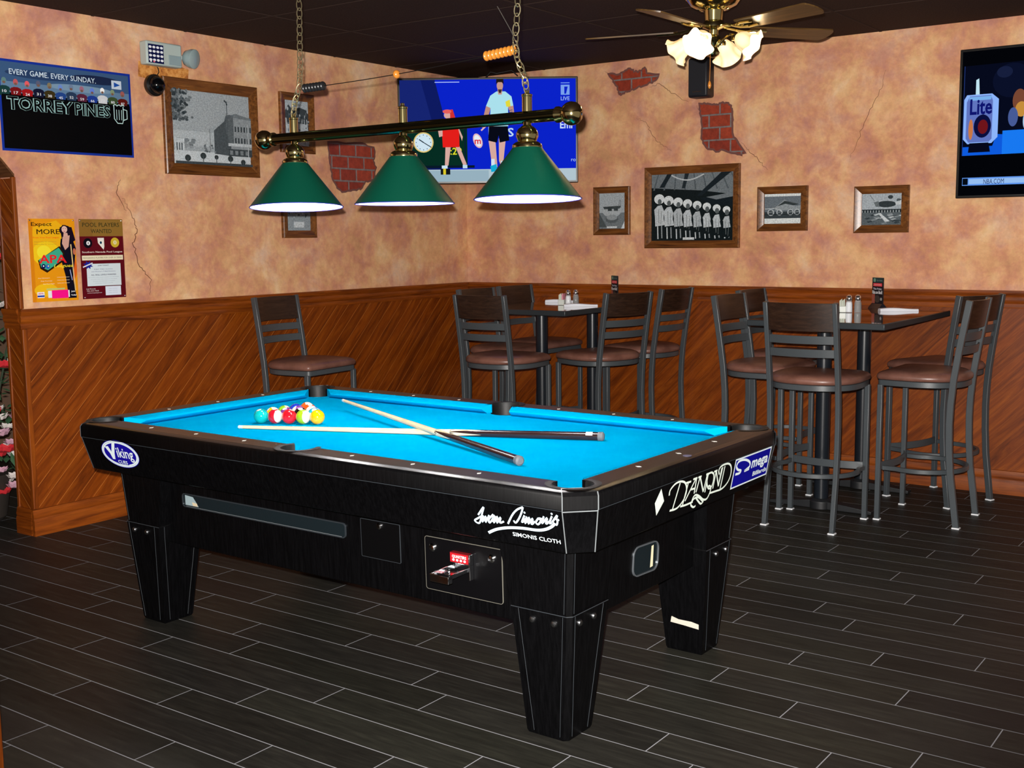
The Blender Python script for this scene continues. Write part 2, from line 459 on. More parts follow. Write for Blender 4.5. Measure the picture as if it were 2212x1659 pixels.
# corner beads of the jamb
struct(part('trim_4', M_OAKZ, None, lambda b: b.box(-.012, .014, YE - .0155, YE + .012, .135, 1.038), smooth=0, bevel=.003))
struct(part('trim_5', M_OAKZ, None, lambda b: b.box(-.012, .006, YE - .0155, YE + .004, 1.138, 1.776), smooth=0, bevel=.002))
struct(part('trim_6', M_OAKZ, None, lambda b: b.box(-T - .004, -T + .014, YE - .0155, YE + .012, .0, 1.776), smooth=0, bevel=.003))
struct(part('trim_7', wood('oak_head', (70, 40, 22), (100, 62, 36), (124, 84, 52), 'X'), None,
            lambda b: b.loft([[(-T, YE, 1.776), (.003, YE, 1.776), (.003, YE, 1.790), (-T, YE, 1.790)], [(-T, -3.73, 1.972), (.003, -3.73, 1.972), (.003, -3.73, 1.99), (-T, -3.73, 1.99)]]), smooth=0))
# oak post close to the camera at the left edge
struct(part('trim_8', M_OAKZ, None, lambda b: b.box(2.300, 2.410, -5.27, -5.16, 0, 1.25), smooth=0, bevel=.004))

# cracks in the plaster and patches of bare brick
M_CRACK = mat('plaster_crack', (112, 66, 44), 0.9)
def crack(side, pts, parent, w=.0035):
    P = []; rnd = random.Random(int(abs(pts[0][0]) * 1000) + len(pts))
    for (a, b_) in zip(pts[:-1], pts[1:]):
        for i in range(7):
            t = i / 7.0; P.append((a[0] + (b_[0] - a[0]) * t + rnd.uniform(-.007, .007), a[1] + (b_[1] - a[1]) * t + rnd.uniform(-.007, .007)))
    P.append(pts[-1]); ar = Art(step=.0003); ar._m = lambda c: M_CRACK; ar.line(P, w, (0, 0, 0), taper=True)
    ar.build('crack', parent, wall_mat(side, 0, 0))
crack('L', [(-2.95, 1.69), (-2.90, 1.60), (-2.87, 1.52), (-2.90, 1.45), (-2.87, 1.33), (-2.80, 1.25), (-2.81, 1.17)], wl, .005)
crack('L', [(-2.96, 1.78), (-2.99, 1.72), (-2.93, 1.62)], wl, .004)
crack('R', [(1.18, 2.55), (1.25, 2.50), (1.30, 2.42), (1.38, 2.40)], wr)
crack('R', [(1.52, 2.42), (1.60, 2.43), (1.66, 2.38), (1.80, 2.30)], wr)
crack('R', [(1.42, 2.23), (1.50, 2.19), (1.53, 2.11), (1.60, 2.05), (1.68, 2.0)], wr, .003)
crack('R', [(1.86, 2.27), (1.89, 2.21), (1.93, 2.17)], wr, .004)
crack('R', [(2.17, 2.02), (2.23, 1.96), (2.29, 1.91), (2.34, 1.85)], wr)
crack('R', [(3.05, 2.38), (3.02, 2.25), (2.96, 2.16), (2.90, 2.0), (2.86, 1.9)], wr, .003)
def brick_mat():
    m = mat('bare_brick', rough=0.45, spec=0.4); t = NT(m)
    uv = t.node('ShaderNodeUVMap') if 0 else None
    v = t.coord(); br = t.node('ShaderNodeTexBrick'); t.link(v, br.inputs['Vector'])
    br.inputs['Color1'].default_value = lin((176, 70, 44)); br.inputs['Color2'].default_value = lin((146, 54, 38)); br.inputs['Mortar'].default_value = lin((140, 128, 126))
    br.inputs['Scale'].default_value = 1.0; br.inputs['Mortar Size'].default_value = 0.006; br.inputs['Mortar Smooth'].default_value = 0.25
    br.inputs['Brick Width'].default_value = 0.148; br.inputs['Row Height'].default_value = 0.078; br.offset = 0.5
    n = t.noise(v, 26, 4, 0.7)
    c = t.mix(0.6, br.outputs['Color'], t.ramp(n, [(0.3, (130, 120, 120)), (0.7, (255, 255, 255))]), 'MULTIPLY')
    t.link(c, t.b.inputs['Base Color']); h = t.math('SUBTRACT', t.math('MULTIPLY', n, .3), br.outputs['Fac']); t.bump(h, 0.6, 0.006)
    return m
M_BRICK = brick_mat(); M_RIM = mat('broken_plaster_edge', (112, 70, 64), 0.9)  # dark rim colour paints the inner shadow along the broken plaster edge
def brick_patch(side, pts, parent):
    rnd = random.Random(len(pts)); cx = sum(p[0] for p in pts) / len(pts); cz = sum(p[1] for p in pts) / len(pts)
    P = []
    for a, b_ in zip(pts, pts[1:] + pts[:1]):
        for i in range(4):
            t = i / 4.0; P.append((a[0] + (b_[0] - a[0]) * t - cx + rnd.uniform(-.006, .006), a[1] + (b_[1] - a[1]) * t - cz + rnd.uniform(-.006, .006)))
    def off(k):
        n = len(P); out = []
        for i in range(n):
            a = Vector(P[i - 1]); b_ = Vector(P[(i + 1) % n]); d = (b_ - a).normalized(); out.append((P[i][0] + d.y * k, P[i][1] - d.x * k))
        return out
    area = sum(P[i - 1][0] * P[i][1] - P[i][0] * P[i - 1][1] for i in range(len(P)))
    sg = 1 if area > 0 else -1
    b = MB(); rim = off(.013 * sg); n = len(P)
    b.use(M_BRICK).add([(x, y, .0012) for x, y in P], [tuple(range(n))])
    b.use(M_RIM).add([(x, y, .0013) for x, y in P] + [(x, y, .0005) for x, y in rim], [(i, (i + 1) % n, n + (i + 1) % n, n + i) for i in range(n)])
    o = b.build('brick_patch', None, parent, smooth=0); o.matrix_local = wall_mat(side, cx, cz)
brick_patch('L', [(-1.41, 2.06), (-1.10, 2.07), (-0.99, 2.05), (-0.985, 2.00), (-1.01, 1.98), (-0.98, 1.93), (-1.00, 1.86), (-1.08, 1.84), (-1.13, 1.79), (-1.20, 1.78), (-1.30, 1.77), (-1.35, 1.80), (-1.38, 1.86), (-1.40, 1.94)], wl)
def q2(u, v): return (1250 + .27125 * u, .27125 * v)
def hit_r(u, v):  # pixel of the photo -> wall_right
    d = fw + r2 * ((u - 1106) / FPX) - u2 * ((v - 829.5) / FPX); t = -CAM_LOC.y / d.y; p = CAM_LOC + d * t; return (p.x, p.z)
brick_patch('R', [hit_r(*q2(a, b_)) for a, b_ in [(240, 590), (300, 600), (350, 590), (400, 550), (440, 575), (480, 580), (520, 545), (545, 590), (635, 605), (600, 640), (520, 670), (440, 700), (370, 725), (330, 750), (315, 690), (285, 640)]], wr)
brick_patch('R', [hit_r(*q2(a, b_)) for a, b_ in [(960, 835), (1030, 830), (1090, 850), (1130, 825), (1190, 835), (1220, 870), (1215, 980), (1225, 1090), (1260, 1130), (1320, 1220), (1270, 1225), (1170, 1185), (1090, 1195), (1020, 1165), (985, 1100), (990, 980), (975, 900)]], wr)

# ================================================================== PICTURE FRAMES
GR = lambda k, w=0: (max(k - 8, 0), k + w * .3, k + w)
def picture_frame(side, u0, u1, v0, v1, fw_, label, art, name='picture_frame', depth=.022):
    cu, cv = (u0 + u1) / 2, (v0 + v1) / 2; a, b = (u1 - u0) / 2, (v1 - v0) / 2
    e = empty(name, (0, 0, 0), 0, label, 'picture'); e.matrix_world = wall_mat(side, cu, cv, .0006)
    m = MB()
    # mitred moulding: outer edge, ridge, inner edge
    prof = [(0, 0), (0, depth * .8), (.006, depth), (fw_ * .45, depth * .85), (fw_ - .006, depth * .45), (fw_, depth * .4), (fw_, 0)]
    loops = []
    for s_, z in prof:
        A, B = a - s_, b - s_; loops.append([(-A, -B, z), (A, -B, z), (A, B, z), (-A, B, z)])
    n = 4; o0 = len(m.v)
    vs = [p for L in loops for p in L]; hf, vf = [], []
    for i in range(len(loops)):
        for j in range(4):
            i2 = (i + 1) % len(loops); f = (i * 4 + j, i * 4 + (j + 1) % 4, i2 * 4 + (j + 1) % 4, i2 * 4 + j)
            (hf if j % 2 == 0 else vf).append(f)
    m.use(M_FRAME).add(vs, hf); m.use(M_FRAMEV).add(vs, vf)
    m.build('moulding', None, e, smooth=30)
    ar = Art(rough=.22, z0=depth * .3); ar.grain = True; A, B = a - fw_ + .001, b - fw_ + .001
    art(ar, A, B); ar.build('print', e)
    bk = MB().box(-A, A, -B, B, .001, depth * .3 - .0005).build('backing', mat('backing_board', (90, 80, 70), .8), e, smooth=0)
    return e
rnd = random.Random(3)
def art_street(ar, A, B):
    X = lambda t: -A + 2 * A * t; Y = lambda t: B - 2 * B * t
    R = lambda a, b, c, d, k: ar.rect(X(a), Y(d), X(c), Y(b), GR(k, 6))
    P = lambda pts, k: ar.poly([(X(a), Y(b)) for a, b in pts], GR(k, 6))
    R(0, 0, 1, 1, 168); R(0, .55, 1, .75, 186); R(0, .82, 1, 1, 206)
    for i in range(170):
        x, y = abs(rnd.gauss(0, .085)), rnd.uniform(0, .42); ar.ell(X(min(x, .3)), Y(y), A * rnd.uniform(.02, .05), B * rnd.uniform(.03, .06), GR(rnd.choice([60, 78, 100, 120]), 6), 7)
    for i in range(30):
        x, y = rnd.uniform(.12, .34), rnd.uniform(.7, .82); ar.ell(X(x - .1), Y(y - .03), A * .06, B * .04, GR(rnd.choice([110, 130, 150]), 6), 7)
    R(0, .66, .12, .86, 200); [R(.02 + i * .03, .72, .035 + i * .03, .82, 90) for i in range(3)]
    P([(.72, .28), (.72, .86), (.5, .84), (.5, .52), (.64, .38), (.66, .30)], 84)
    P([(.72, .28), (1.0, .31), (1.0, .86), (.72, .86)], 150); P([(.66, .3), (.76, .28), (.76, .72), (.70, .72), (.66, .5)], 100)
    P([(.76, .27), (.8, .26), (.86, .28), (1, .31), (1, .34), (.76, .32)], 120)
    for r, y in enumerate((.44, .60)):
        for i in range(6): R(.775 + i * .04, y, .795 + i * .04, y + .075, 62)
    R(.68, .68, 1, .72, 196); R(.68, .76, 1, .86, 70); [R(.7 + i * .07, .78, .74 + i * .07, .84, 130) for i in range(4)]
    R(.672, .1, .682, .84, 90); P([(.672, .16), (.665, .12), (.64, .1), (.65, .08), (.675, .11), (.69, .15)], 60); R(.44, .5, .448, .8, 120); R(.945, .4, .955, .86, 190)
    for i in range(22): ar.ell(X(rnd.uniform(.36, .52)), Y(rnd.uniform(.72, .82)), A * .02, B * .03, GR(rnd.choice([80, 110, 140]), 6), 6)
    R(0, .965, 1, 1, 70)
    for x, y, s_ in ((.15, .92, .04), (.345, .88, .04), (.515, .89, .028), (.70, .9, .038), (.87, .94, .034)):
        ar.ell(X(x), Y(y), A * s_ * 1.9, B * s_ * 2.2, GR(58, 4), 14); R(x - .005, y, x + .005, .98, 80)
def art_group(ar, A, B):
    X = lambda t: -A + 2 * A * t; Y = lambda t: B - 2 * B * t
    ar.rect(-A, -B, A, B, GR(28, 4))
    P = lambda pts, k: ar.poly([(X(a), Y(b)) for a, b in pts], GR(k, 8))
    P([(0, 0), (1, 0), (1, .33), (.62, .26), (.4, .24), (0, .2)], 118)
    for i in range(9): P([(.08 + i * .11, 0), (.095 + i * .11, 0), (.04 + i * .13, .24), (.02 + i * .13, .24)], 92)
    P([(.20, 0), (.26, 0), (.16, .2), (.1, .2)], 36); P([(.86, 0), (.98, 0), (.62, .34), (.56, .34)], 34); P([(.42, 0), (.47, 0), (.42, .22), (.38, .22)], 44)
    P([(.6, .36), (1, .38), (1, .5), (.7, .46)], 30); P([(.68, .36), (1, .30), (1, .36), (.8, .40)], 120)
    ar.line([(X(.25 + .4 * t), Y(.02 + .08 * math.sin(PI * t))) for t in [i / 10 for i in range(11)]], B * .04, GR(190, 6))
    for i in range(8):
        x = .10 + i * .118; y = .33 + i * .026; k = 1 - i * .045
        ar.poly([(X(x - .055 * k), Y(y + .30 * k)), (X(x - .065 * k), Y(y + .20)), (X(x - .02), Y(y + .14)), (X(x + .03), Y(y + .13)), (X(x + .06 * k), Y(y + .22)), (X(x + .055 * k), Y(y + .33 * k)), (X(x + .075 * k), Y(y + .43 * k)), (X(x - .05 * k), Y(y + .45 * k))], GR(rnd.choice([196, 214, 180]), 8))
        ar.ell(X(x), Y(y + .04), A * .13 * k, B * .15 * k, GR(222, 8), 16); ar.ell(X(x + .005), Y(y + .08), A * .05, B * .085, GR(96, 4), 12)
        ar.line([(X(x - .01), Y(y + .2)), (X(x - .005), Y(y + .4))], A * .012, GR(120, 4)); ar.line([(X(x + .03), Y(y + .22)), (X(x + .02), Y(y + .42))], A * .01, GR(110, 4))
        ar.line([(X(x - .02), Y(y + .44)), (X(x - .015), Y(.97))], A * .03, GR(190, 8)); ar.line([(X(x + .03), Y(y + .44)), (X(x + .035), Y(.96))], A * .028, GR(150, 8))
    ar.rect(X(.40), Y(.985), X(.54), Y(.95), GR(210, 6))
def art_car(ar, A, B):
    X = lambda t: -A + 2 * A * t; Y = lambda t: B - 2 * B * t
    ar.rect(-A, -B, A, B, GR(170, 10)); ar.rect(-A, -B, A, Y(.55), GR(120, 8))
    ar.ell(X(.5), Y(.52), A * .7, B * .32, GR(176, 8)); ar.ell(X(.5), Y(.72), A * .5, B * .24, GR(96, 6)); ar.ell(X(.5), Y(.68), A * .42, B * .16, GR(150, 8))
    ar.poly([(X(.15), Y(.38)), (X(.85), Y(.36)), (X(.8), Y(.44)), (X(.2), Y(.45))], GR(70, 4)); ar.rect(X(.34), Y(.5), X(.5), Y(.4), GR(60, 4)); ar.rect(X(.58), Y(.5), X(.74), Y(.4), GR(70, 4))
    ar.line([(X(.76), Y(.42)), (X(.8), Y(.2)), (X(.84), Y(.2)), (X(.84), Y(.42))], A * .03, GR(90, 4))
    ar.poly([(X(0), Y(.55)), (X(.3), Y(.95)), (X(0), Y(.95))], GR(84, 4)); ar.poly([(X(1), Y(.78)), (X(.85), Y(1)), (X(1), Y(1))], GR(214, 8)); ar.rect(X(.3), Y(.98), X(.7), Y(.93), GR(210, 6))
def art_motor(ar, A, B):
    X = lambda t: -A + 2 * A * t; Y = lambda t: B - 2 * B * t
    ar.rect(-A, -B, A, B, (216, 226, 228)); ar.rect(-A, Y(.82), A, Y(.09), GR(112, 12)); ar.rect(-A, Y(.82), A, Y(.6), GR(64, 6))
    ar.poly([(X(.3), Y(.45)), (X(.55), Y(.2)), (X(.85), Y(.42)), (X(1), Y(.4)), (X(1), Y(.55)), (X(.3), Y(.55))], GR(150, 8))
    ar.poly([(X(.35), Y(.42)), (X(.56), Y(.24)), (X(.95), Y(.36)), (X(.8), Y(.4)), (X(.58), Y(.34))], GR(60, 4))
    for x, r in ((.18, .11), (.42, .1), (.72, .1), (.9, .1)): ar.ell(X(x), Y(.62), A * r * 1.7, B * r * 2, GR(186, 8)); ar.ell(X(x), Y(.62), A * r * 1.2, B * r * 1.45, GR(74, 6)); ar.line([(X(x - .08), Y(.62)), (X(x + .08), Y(.6))], A * .02, GR(190, 8))
    ar.line([(X(.02), Y(.5)), (X(.3), Y(.48)), (X(.5), Y(.6))], B * .04, GR(200, 6)); ar.rect(-A, Y(.7), A, Y(.68), GR(40, 4))
def art_air(ar, A, B):
    X = lambda t: -A + 2 * A * t; Y = lambda t: B - 2 * B * t
    ar.rect(-A, -B, A, B, GR(172, 12)); ar.rect(-A, -B, A, Y(.5), GR(96, 8)); ar.rect(-A, Y(.6), A, Y(.5), GR(44, 6))
    ar.ell(X(.62), Y(.34), A * .5, B * .2, GR(58, 6), 18); ar.poly([(X(.3), Y(.28)), (X(.42), Y(.24)), (X(.45), Y(.42)), (X(.36), Y(.42))], GR(110, 6)); ar.line([(X(.2), Y(.04)), (X(.32), Y(.24))], A * .02, GR(90, 6))
    ar.ell(X(.72), Y(.12), A * .13, B * .12, GR(66, 6)); ar.ell(X(.93), Y(.22), A * .12, B * .1, GR(90, 6)); ar.poly([(X(.84), Y(.28)), (X(1), Y(.22)), (X(1), Y(.34)), (X(.86), Y(.38))], GR(200, 8))
    for i in range(14): ar.rect(X(i / 14), Y(.6), X(i / 14 + .03), Y(.53), GR(150, 8))
    for i in range(22):
        x, y = rnd.uniform(.03, .95), rnd.uniform(.64, .96); ar.poly([(X(x), Y(y)), (X(x + .12), Y(y - .03)), (X(x + .16), Y(y)), (X(x + .05), Y(y + .04))], GR(rnd.choice([60, 130, 160, 190]), 8))
    ar.poly([(X(.42), Y(.62)), (X(.48), Y(.62)), (X(.72), Y(.88)), (X(.6), Y(.9))], GR(206, 8))
def art_tree(ar, A, B):
    X = lambda t: -A + 2 * A * t; Y = lambda t: B - 2 * B * t
    ar.rect(-A, -B, A, B, GR(176, 10)); ar.poly([(X(0), Y(.25)), (X(.15), Y(.1)), (X(.35), Y(.22)), (X(.6), Y(.14)), (X(1), Y(.2)), (X(1), Y(.5)), (X(0), Y(.5))], GR(70, 6))
    for i in range(70): x, y = rnd.random(), rnd.uniform(.18, .98); ar.ell(X(x), Y(y), A * rnd.uniform(.03, .1), B * rnd.uniform(.03, .1), GR(rnd.choice([50, 78, 110, 150, 180]), 8), 7)
    for i in range(8): x = rnd.random(); ar.line([(X(x), Y(.4)), (X(x + .08), Y(.95))], A * .05, GR(196, 8))
def art_crowd(ar, A, B):
    X = lambda t: -A + 2 * A * t; Y = lambda t: B - 2 * B * t
    ar.rect(-A, -B, A, B, GR(150, 10))
    for i in range(60): x, y = rnd.random(), rnd.uniform(.1, .8); ar.ell(X(x), Y(y), A * rnd.uniform(.03, .1), B * rnd.uniform(.02, .07), GR(rnd.choice([70, 96, 180, 200]), 8), 7)
    ar.rect(X(.25), Y(.93), X(.7), Y(.8), GR(204, 6))
picture_frame('L', -2.672, -2.004, 1.825, 2.345, .06, 'large oak-framed black and white street scene with a tall corner building', art_street)
picture_frame('L', -1.824, -1.542, 1.985, 2.343, .045, 'narrow oak-framed photo of trees, above the lamp bar beside the left lamp chain', art_tree)
picture_frame('L', -1.834, -1.552, 1.471, 1.83, .045, 'small oak-framed photo half hidden below the left green lamp shade', art_crowd)
picture_frame('R', 1.097, 1.378, 1.467, 1.787, .042, 'small upright oak-framed photo of an old car, left of the dancers picture', art_car)
picture_frame('R', 1.492, 2.166, 1.377, 1.90, .048, 'large oak-framed photo of a row of dancers in white hats', art_group)
picture_frame('R', 2.284, 2.607, 1.478, 1.748, .045, 'small wide oak-framed photo of vehicles with white bands, right of the dancers picture', art_motor)
picture_frame('R', 2.892, 3.211, 1.46, 1.73, .045, 'small oak-framed photo of an aircraft scene, nearest the right television', art_air)

# ================================================================== POSTERS, BOARD, WALL FIXTURES
def poster(u0, u1, v0, v1, label, art, name='poster', cat='poster', tacks=True):
    cu, cv = (u0 + u1) / 2, (v0 + v1) / 2; A, B = (u1 - u0) / 2, (v1 - v0) / 2
    e = empty(name, (0, 0, 0), 0, label, cat); e.matrix_world = wall_mat('L', cu, cv, .0008)
    MB().box(-A, A, -B, B, 0, .0010).build('sheet', mat('poster_paper', (215, 200, 170), .6), e, smooth=0)
    ar = Art(rough=.35, z0=.0011); art(ar, A, B); ar.build('print', e)
    if tacks:
        for x in (-A + .008, A - .008):
            MB().lathe([(.0035, 0), (.004, .002), (.002, .0035)], 8, (x, B - .008, .0012)).build('tack', M_CHR, e)
    return e
def art_apa(ar, A, B):
    X = lambda t: -A + 2 * A * t; Y = lambda t: B - 2 * B * t
    ar.rect(-A, -B, A, B, (230, 150, 20))
    ar.poly([(X(.1), Y(.1)), (X(.6), Y(.02)), (X(.95), Y(.2)), (X(.7), Y(.4)), (X(.1), Y(.5)), (X(.05), Y(.3))], (236, 176, 24))
    ar.ell(X(.35), Y(.42), A * .6, B * .3, (240, 200, 30)); ar.ell(X(.3), Y(.4), A * .3, B * .16, (244, 224, 50)); ar.rect(X(0), Y(1), X(.08), Y(0), (216, 130, 20)); ar.ell(X(.9), Y(.6), A * .2, B * .3, (222, 96, 30)); ar.ell(X(.3), Y(.86), A * .5, B * .16, (238, 186, 26))
    # woman in black
    ar.ell(X(.79), Y(.14), A * .27, B * .12, (24, 12, 30)); ar.poly([(X(.67), Y(.1)), (X(.93), Y(.1)), (X(1), Y(.26)), (X(.9), Y(.3)), (X(.7), Y(.24))], (24, 12, 30)); pass
    ar.poly([(X(.68), Y(.24)), (X(.93), Y(.24)), (X(1), Y(.36)), (X(.95), Y(.55)), (X(.9), Y(.72)), (X(.96), Y(.97)), (X(.78), Y(.97)), (X(.74), Y(.7)), (X(.66), Y(.5)), (X(.66), Y(.3))], (16, 14, 30))
    ar.ell(X(.77), Y(.128), A * .125, B * .082, (226, 184, 170)); ar.poly([(X(.75), Y(.17)), (X(.83), Y(.17)), (X(.85), Y(.24)), (X(.73), Y(.24))], (214, 166, 152)); ar.line([(X(.74), Y(.150)), (X(.79), Y(.152))], B * .012, (190, 60, 70)); [ar.ell(X(x_), Y(.118), A * .02, B * .007, (60, 36, 40), 8) for x_ in (.745, .795)]; ar.poly([(X(.70), Y(.10)), (X(.76), Y(.085)), (X(.83), Y(.10)), (X(.80), Y(.075)), (X(.73), Y(.075))], (24, 12, 30)); ar.poly([(X(.72), Y(.22)), (X(.88), Y(.2)), (X(.84), Y(.34)), (X(.76), Y(.38)), (X(.7), Y(.3))], (208, 160, 146)); ar.ell(X(.96), Y(.4), A * .06, B * .08, (196, 110, 80))
    ar.line([(X(.89), Y(.31)), (X(.92), Y(.68)), (X(.94), Y(.88))], A * .05, (220, 190, 130)); ar.line([(X(.84), Y(.62)), (X(.88), Y(.75))], A * .04, (150, 160, 200))
    # logo
    ar.poly([(X(.16), Y(.5)), (X(.64), Y(.33)), (X(.74), Y(.42)), (X(.7), Y(.52)), (X(.34), Y(.65)), (X(.2), Y(.6))], (40, 20, 10)); ar.poly([(X(.18), Y(.49)), (X(.62), Y(.35)), (X(.7), Y(.42)), (X(.68), Y(.5)), (X(.36), Y(.62)), (X(.22), Y(.58))], (60, 170, 140))
    ar.text('Expect', X(.28), Y(.072), B * .12, (50, 30, 14), A * .88, bold=.03); ar.text('MORE', X(.41), Y(.155), B * .12, (40, 24, 14), A * .98, bold=.0).text('MORE', X(.414), Y(.156), B * .12, (40, 24, 14), A * .98, bold=.0)
    ar.text('From Your Pool League', X(.36), Y(.228), B * .045, (226, 70, 20), A * 1.1, bold=.02)
    for i in range(2): ar.text('league play for everyone', X(.34), Y(.277 + .03 * i), B * .03, (150, 140, 50), A * .95)
    ar.text('APA', X(.48), Y(.485), B * .20, (226, 36, 40), A * 1.2, bold=.05)
    ar.ell(X(.27), Y(.57), A * .085, B * .055, (14, 20, 90)); ar.ell(X(.27), Y(.568), A * .03, B * .018, (240, 240, 240)); ar.ell(X(.36), Y(.575), A * .08, B * .052, (40, 90, 200)); ar.ell(X(.37), Y(.57), A * .03, B * .018, (250, 230, 120))
    ar.text('Leagues', X(.70), Y(.575), B * .1, (240, 220, 50), A * .85, bold=.02, shear=.3)
    for i, s_ in enumerate(('Any Shooters', 'Any Format', 'Any Pool Night')): ar.text(s_, X(.26 + .05 * i), Y(.715 + .036 * i), B * .03, (250, 236, 200), A * .5); ar.text('contact your operator', X(.68), Y(.71 + .036 * i), B * .024, (250, 236, 200), A * .55)
    ar.rect(X(.33), Y(.955), X(.8), Y(.87), (230, 234, 240)); ar.rect(X(.41), Y(.965), X(.77), Y(.865), (250, 20, 140)); ar.rect(X(.3), Y(.86), X(.7), Y(.84), (190, 200, 120))
    ar.rect(X(.1), Y(.95), X(.25), Y(.88), (236, 236, 240)); ar.text('APA', X(.175), Y(.9), B * .04, (210, 30, 40), A * .24, bold=.05); ar.rect(X(.1), Y(.94), X(.25), Y(.92), (30, 60, 170))
    ar.text('Join', X(.88), Y(.89), B * .045, (250, 250, 250), A * .18, bold=.05); ar.text('Today!', X(.89), Y(.935), B * .045, (250, 250, 250), A * .24, bold=.05)
def art_wanted(ar, A, B):
    X = lambda t: -A + 2 * A * t; Y = lambda t: B - 2 * B * t
    ar.rect(-A, -B, A, B, (92, 14, 26)); ar.rect(-A, Y(.215), A, B, (136, 98, 42)); ar.rect(X(.3), Y(.215), A, B - .004, (142, 106, 46))
    ar.text('POOL PLAYERS', 0, Y(.07), B * .105, (44, 48, 26), A * 1.68, bold=.01); ar.text('WANTED', 0, Y(.15), B * .1, (44, 48, 26), A * .95, bold=.01)
    ar.ell(X(.18), Y(.3), A * .2, B * .125, (14, 12, 22)); ar.ell(X(.19), Y(.3), A * .085, B * .055, (236, 236, 240)); ar.text('8', X(.19), Y(.3), B * .06, (14, 12, 22), bold=.03)
    ar.poly([(X(.40), Y(.235)), (X(.55), Y(.235)), (X(.55), Y(.345)), (X(.53), Y(.385)), (X(.41), Y(.30))], (236, 232, 222)); ar.ell(X(.475), Y(.295), A * .05, B * .035, (20, 60, 90))
    ar.ell(X(.8), Y(.295), A * .2, B * .125, (206, 178, 50)); ar.ell(X(.8), Y(.295), A * .08, B * .052, (236, 226, 170)); ar.text('1', X(.8), Y(.295), B * .06, (30, 30, 20), bold=.03)
    ar.text('Southern Nevada Pool League', 0, Y(.415), B * .058, (240, 226, 214), A * 1.84, bold=.02)
    ar.rect(X(.03), Y(.515), X(.97), Y(.455), (232, 222, 190)); ar.text('REWARDING PLAYERS FOR OVER 20 YEARS', 0, Y(.485), B * .034, (70, 60, 40), A * 1.76)
    ar.rect(X(.12), Y(.84), X(.9), Y(.56), (214, 226, 232))
    st = [(X(.16) + A * (.24 if i % 2 else .13) * math.cos(i * PI / 8), Y(.575) + B * (.11 if i % 2 else .06) * math.sin(i * PI / 8)) for i in range(16)]; ar.poly(st, (30, 40, 150)); ar.line([(X(.04), Y(.6)), (X(.26), Y(.55))], B * .03, (220, 226, 240))
    ar.text('JOIN TODAY!', X(.5), Y(.585), B * .035, (30, 40, 80), A * .5, bold=.04)
    for i, s_ in enumerate(('8-Ball, 9-Ball, Scotches', "and Women's 9-Ball Divisions")): ar.text(s_, X(.5), Y(.63 + .028 * i), B * .028, (60, 80, 130), A * (.85 + .25 * i))
    ar.text('ALL SKILL LEVELS WANTED', X(.5), Y(.7), B * .034, (30, 40, 80), A * 1.15, bold=.03)
    for i in range(4): ar.text('in house trips each season to the finals', X(.5), Y(.732 + .025 * i), B * .018, (120, 136, 160), A * (1.4 - .2 * i))
    for i, s_ in enumerate(('Call Rhonda', '702-454-7665', 'southernnvapaleague.com')): ar.text(s_, X(.19 + .04 * i), Y(.875 + .026 * i), B * .03, (236, 226, 226), A * (.42 + .12 * i))
    ar.rect(X(.52), Y(.965), X(.88), Y(.85), (220, 230, 244)); [ar.text('league operator', X(.7), Y(.88 + .026 * i), B * .016, (120, 130, 160), A * .42) for i in range(3)]
    for x, y in ((.03, .975), (.95, .975)): ar.rect(X(x), Y(y + .01), X(x + .03), Y(y), (190, 180, 190))
poster(-3.504, -3.248, 1.166, 1.577, 'yellow league poster with a woman in black and a bright pink strip', art_apa)
poster(-3.224, -2.963, 1.168, 1.5765, 'maroon pool league poster with two balls and a white text box', art_wanted)

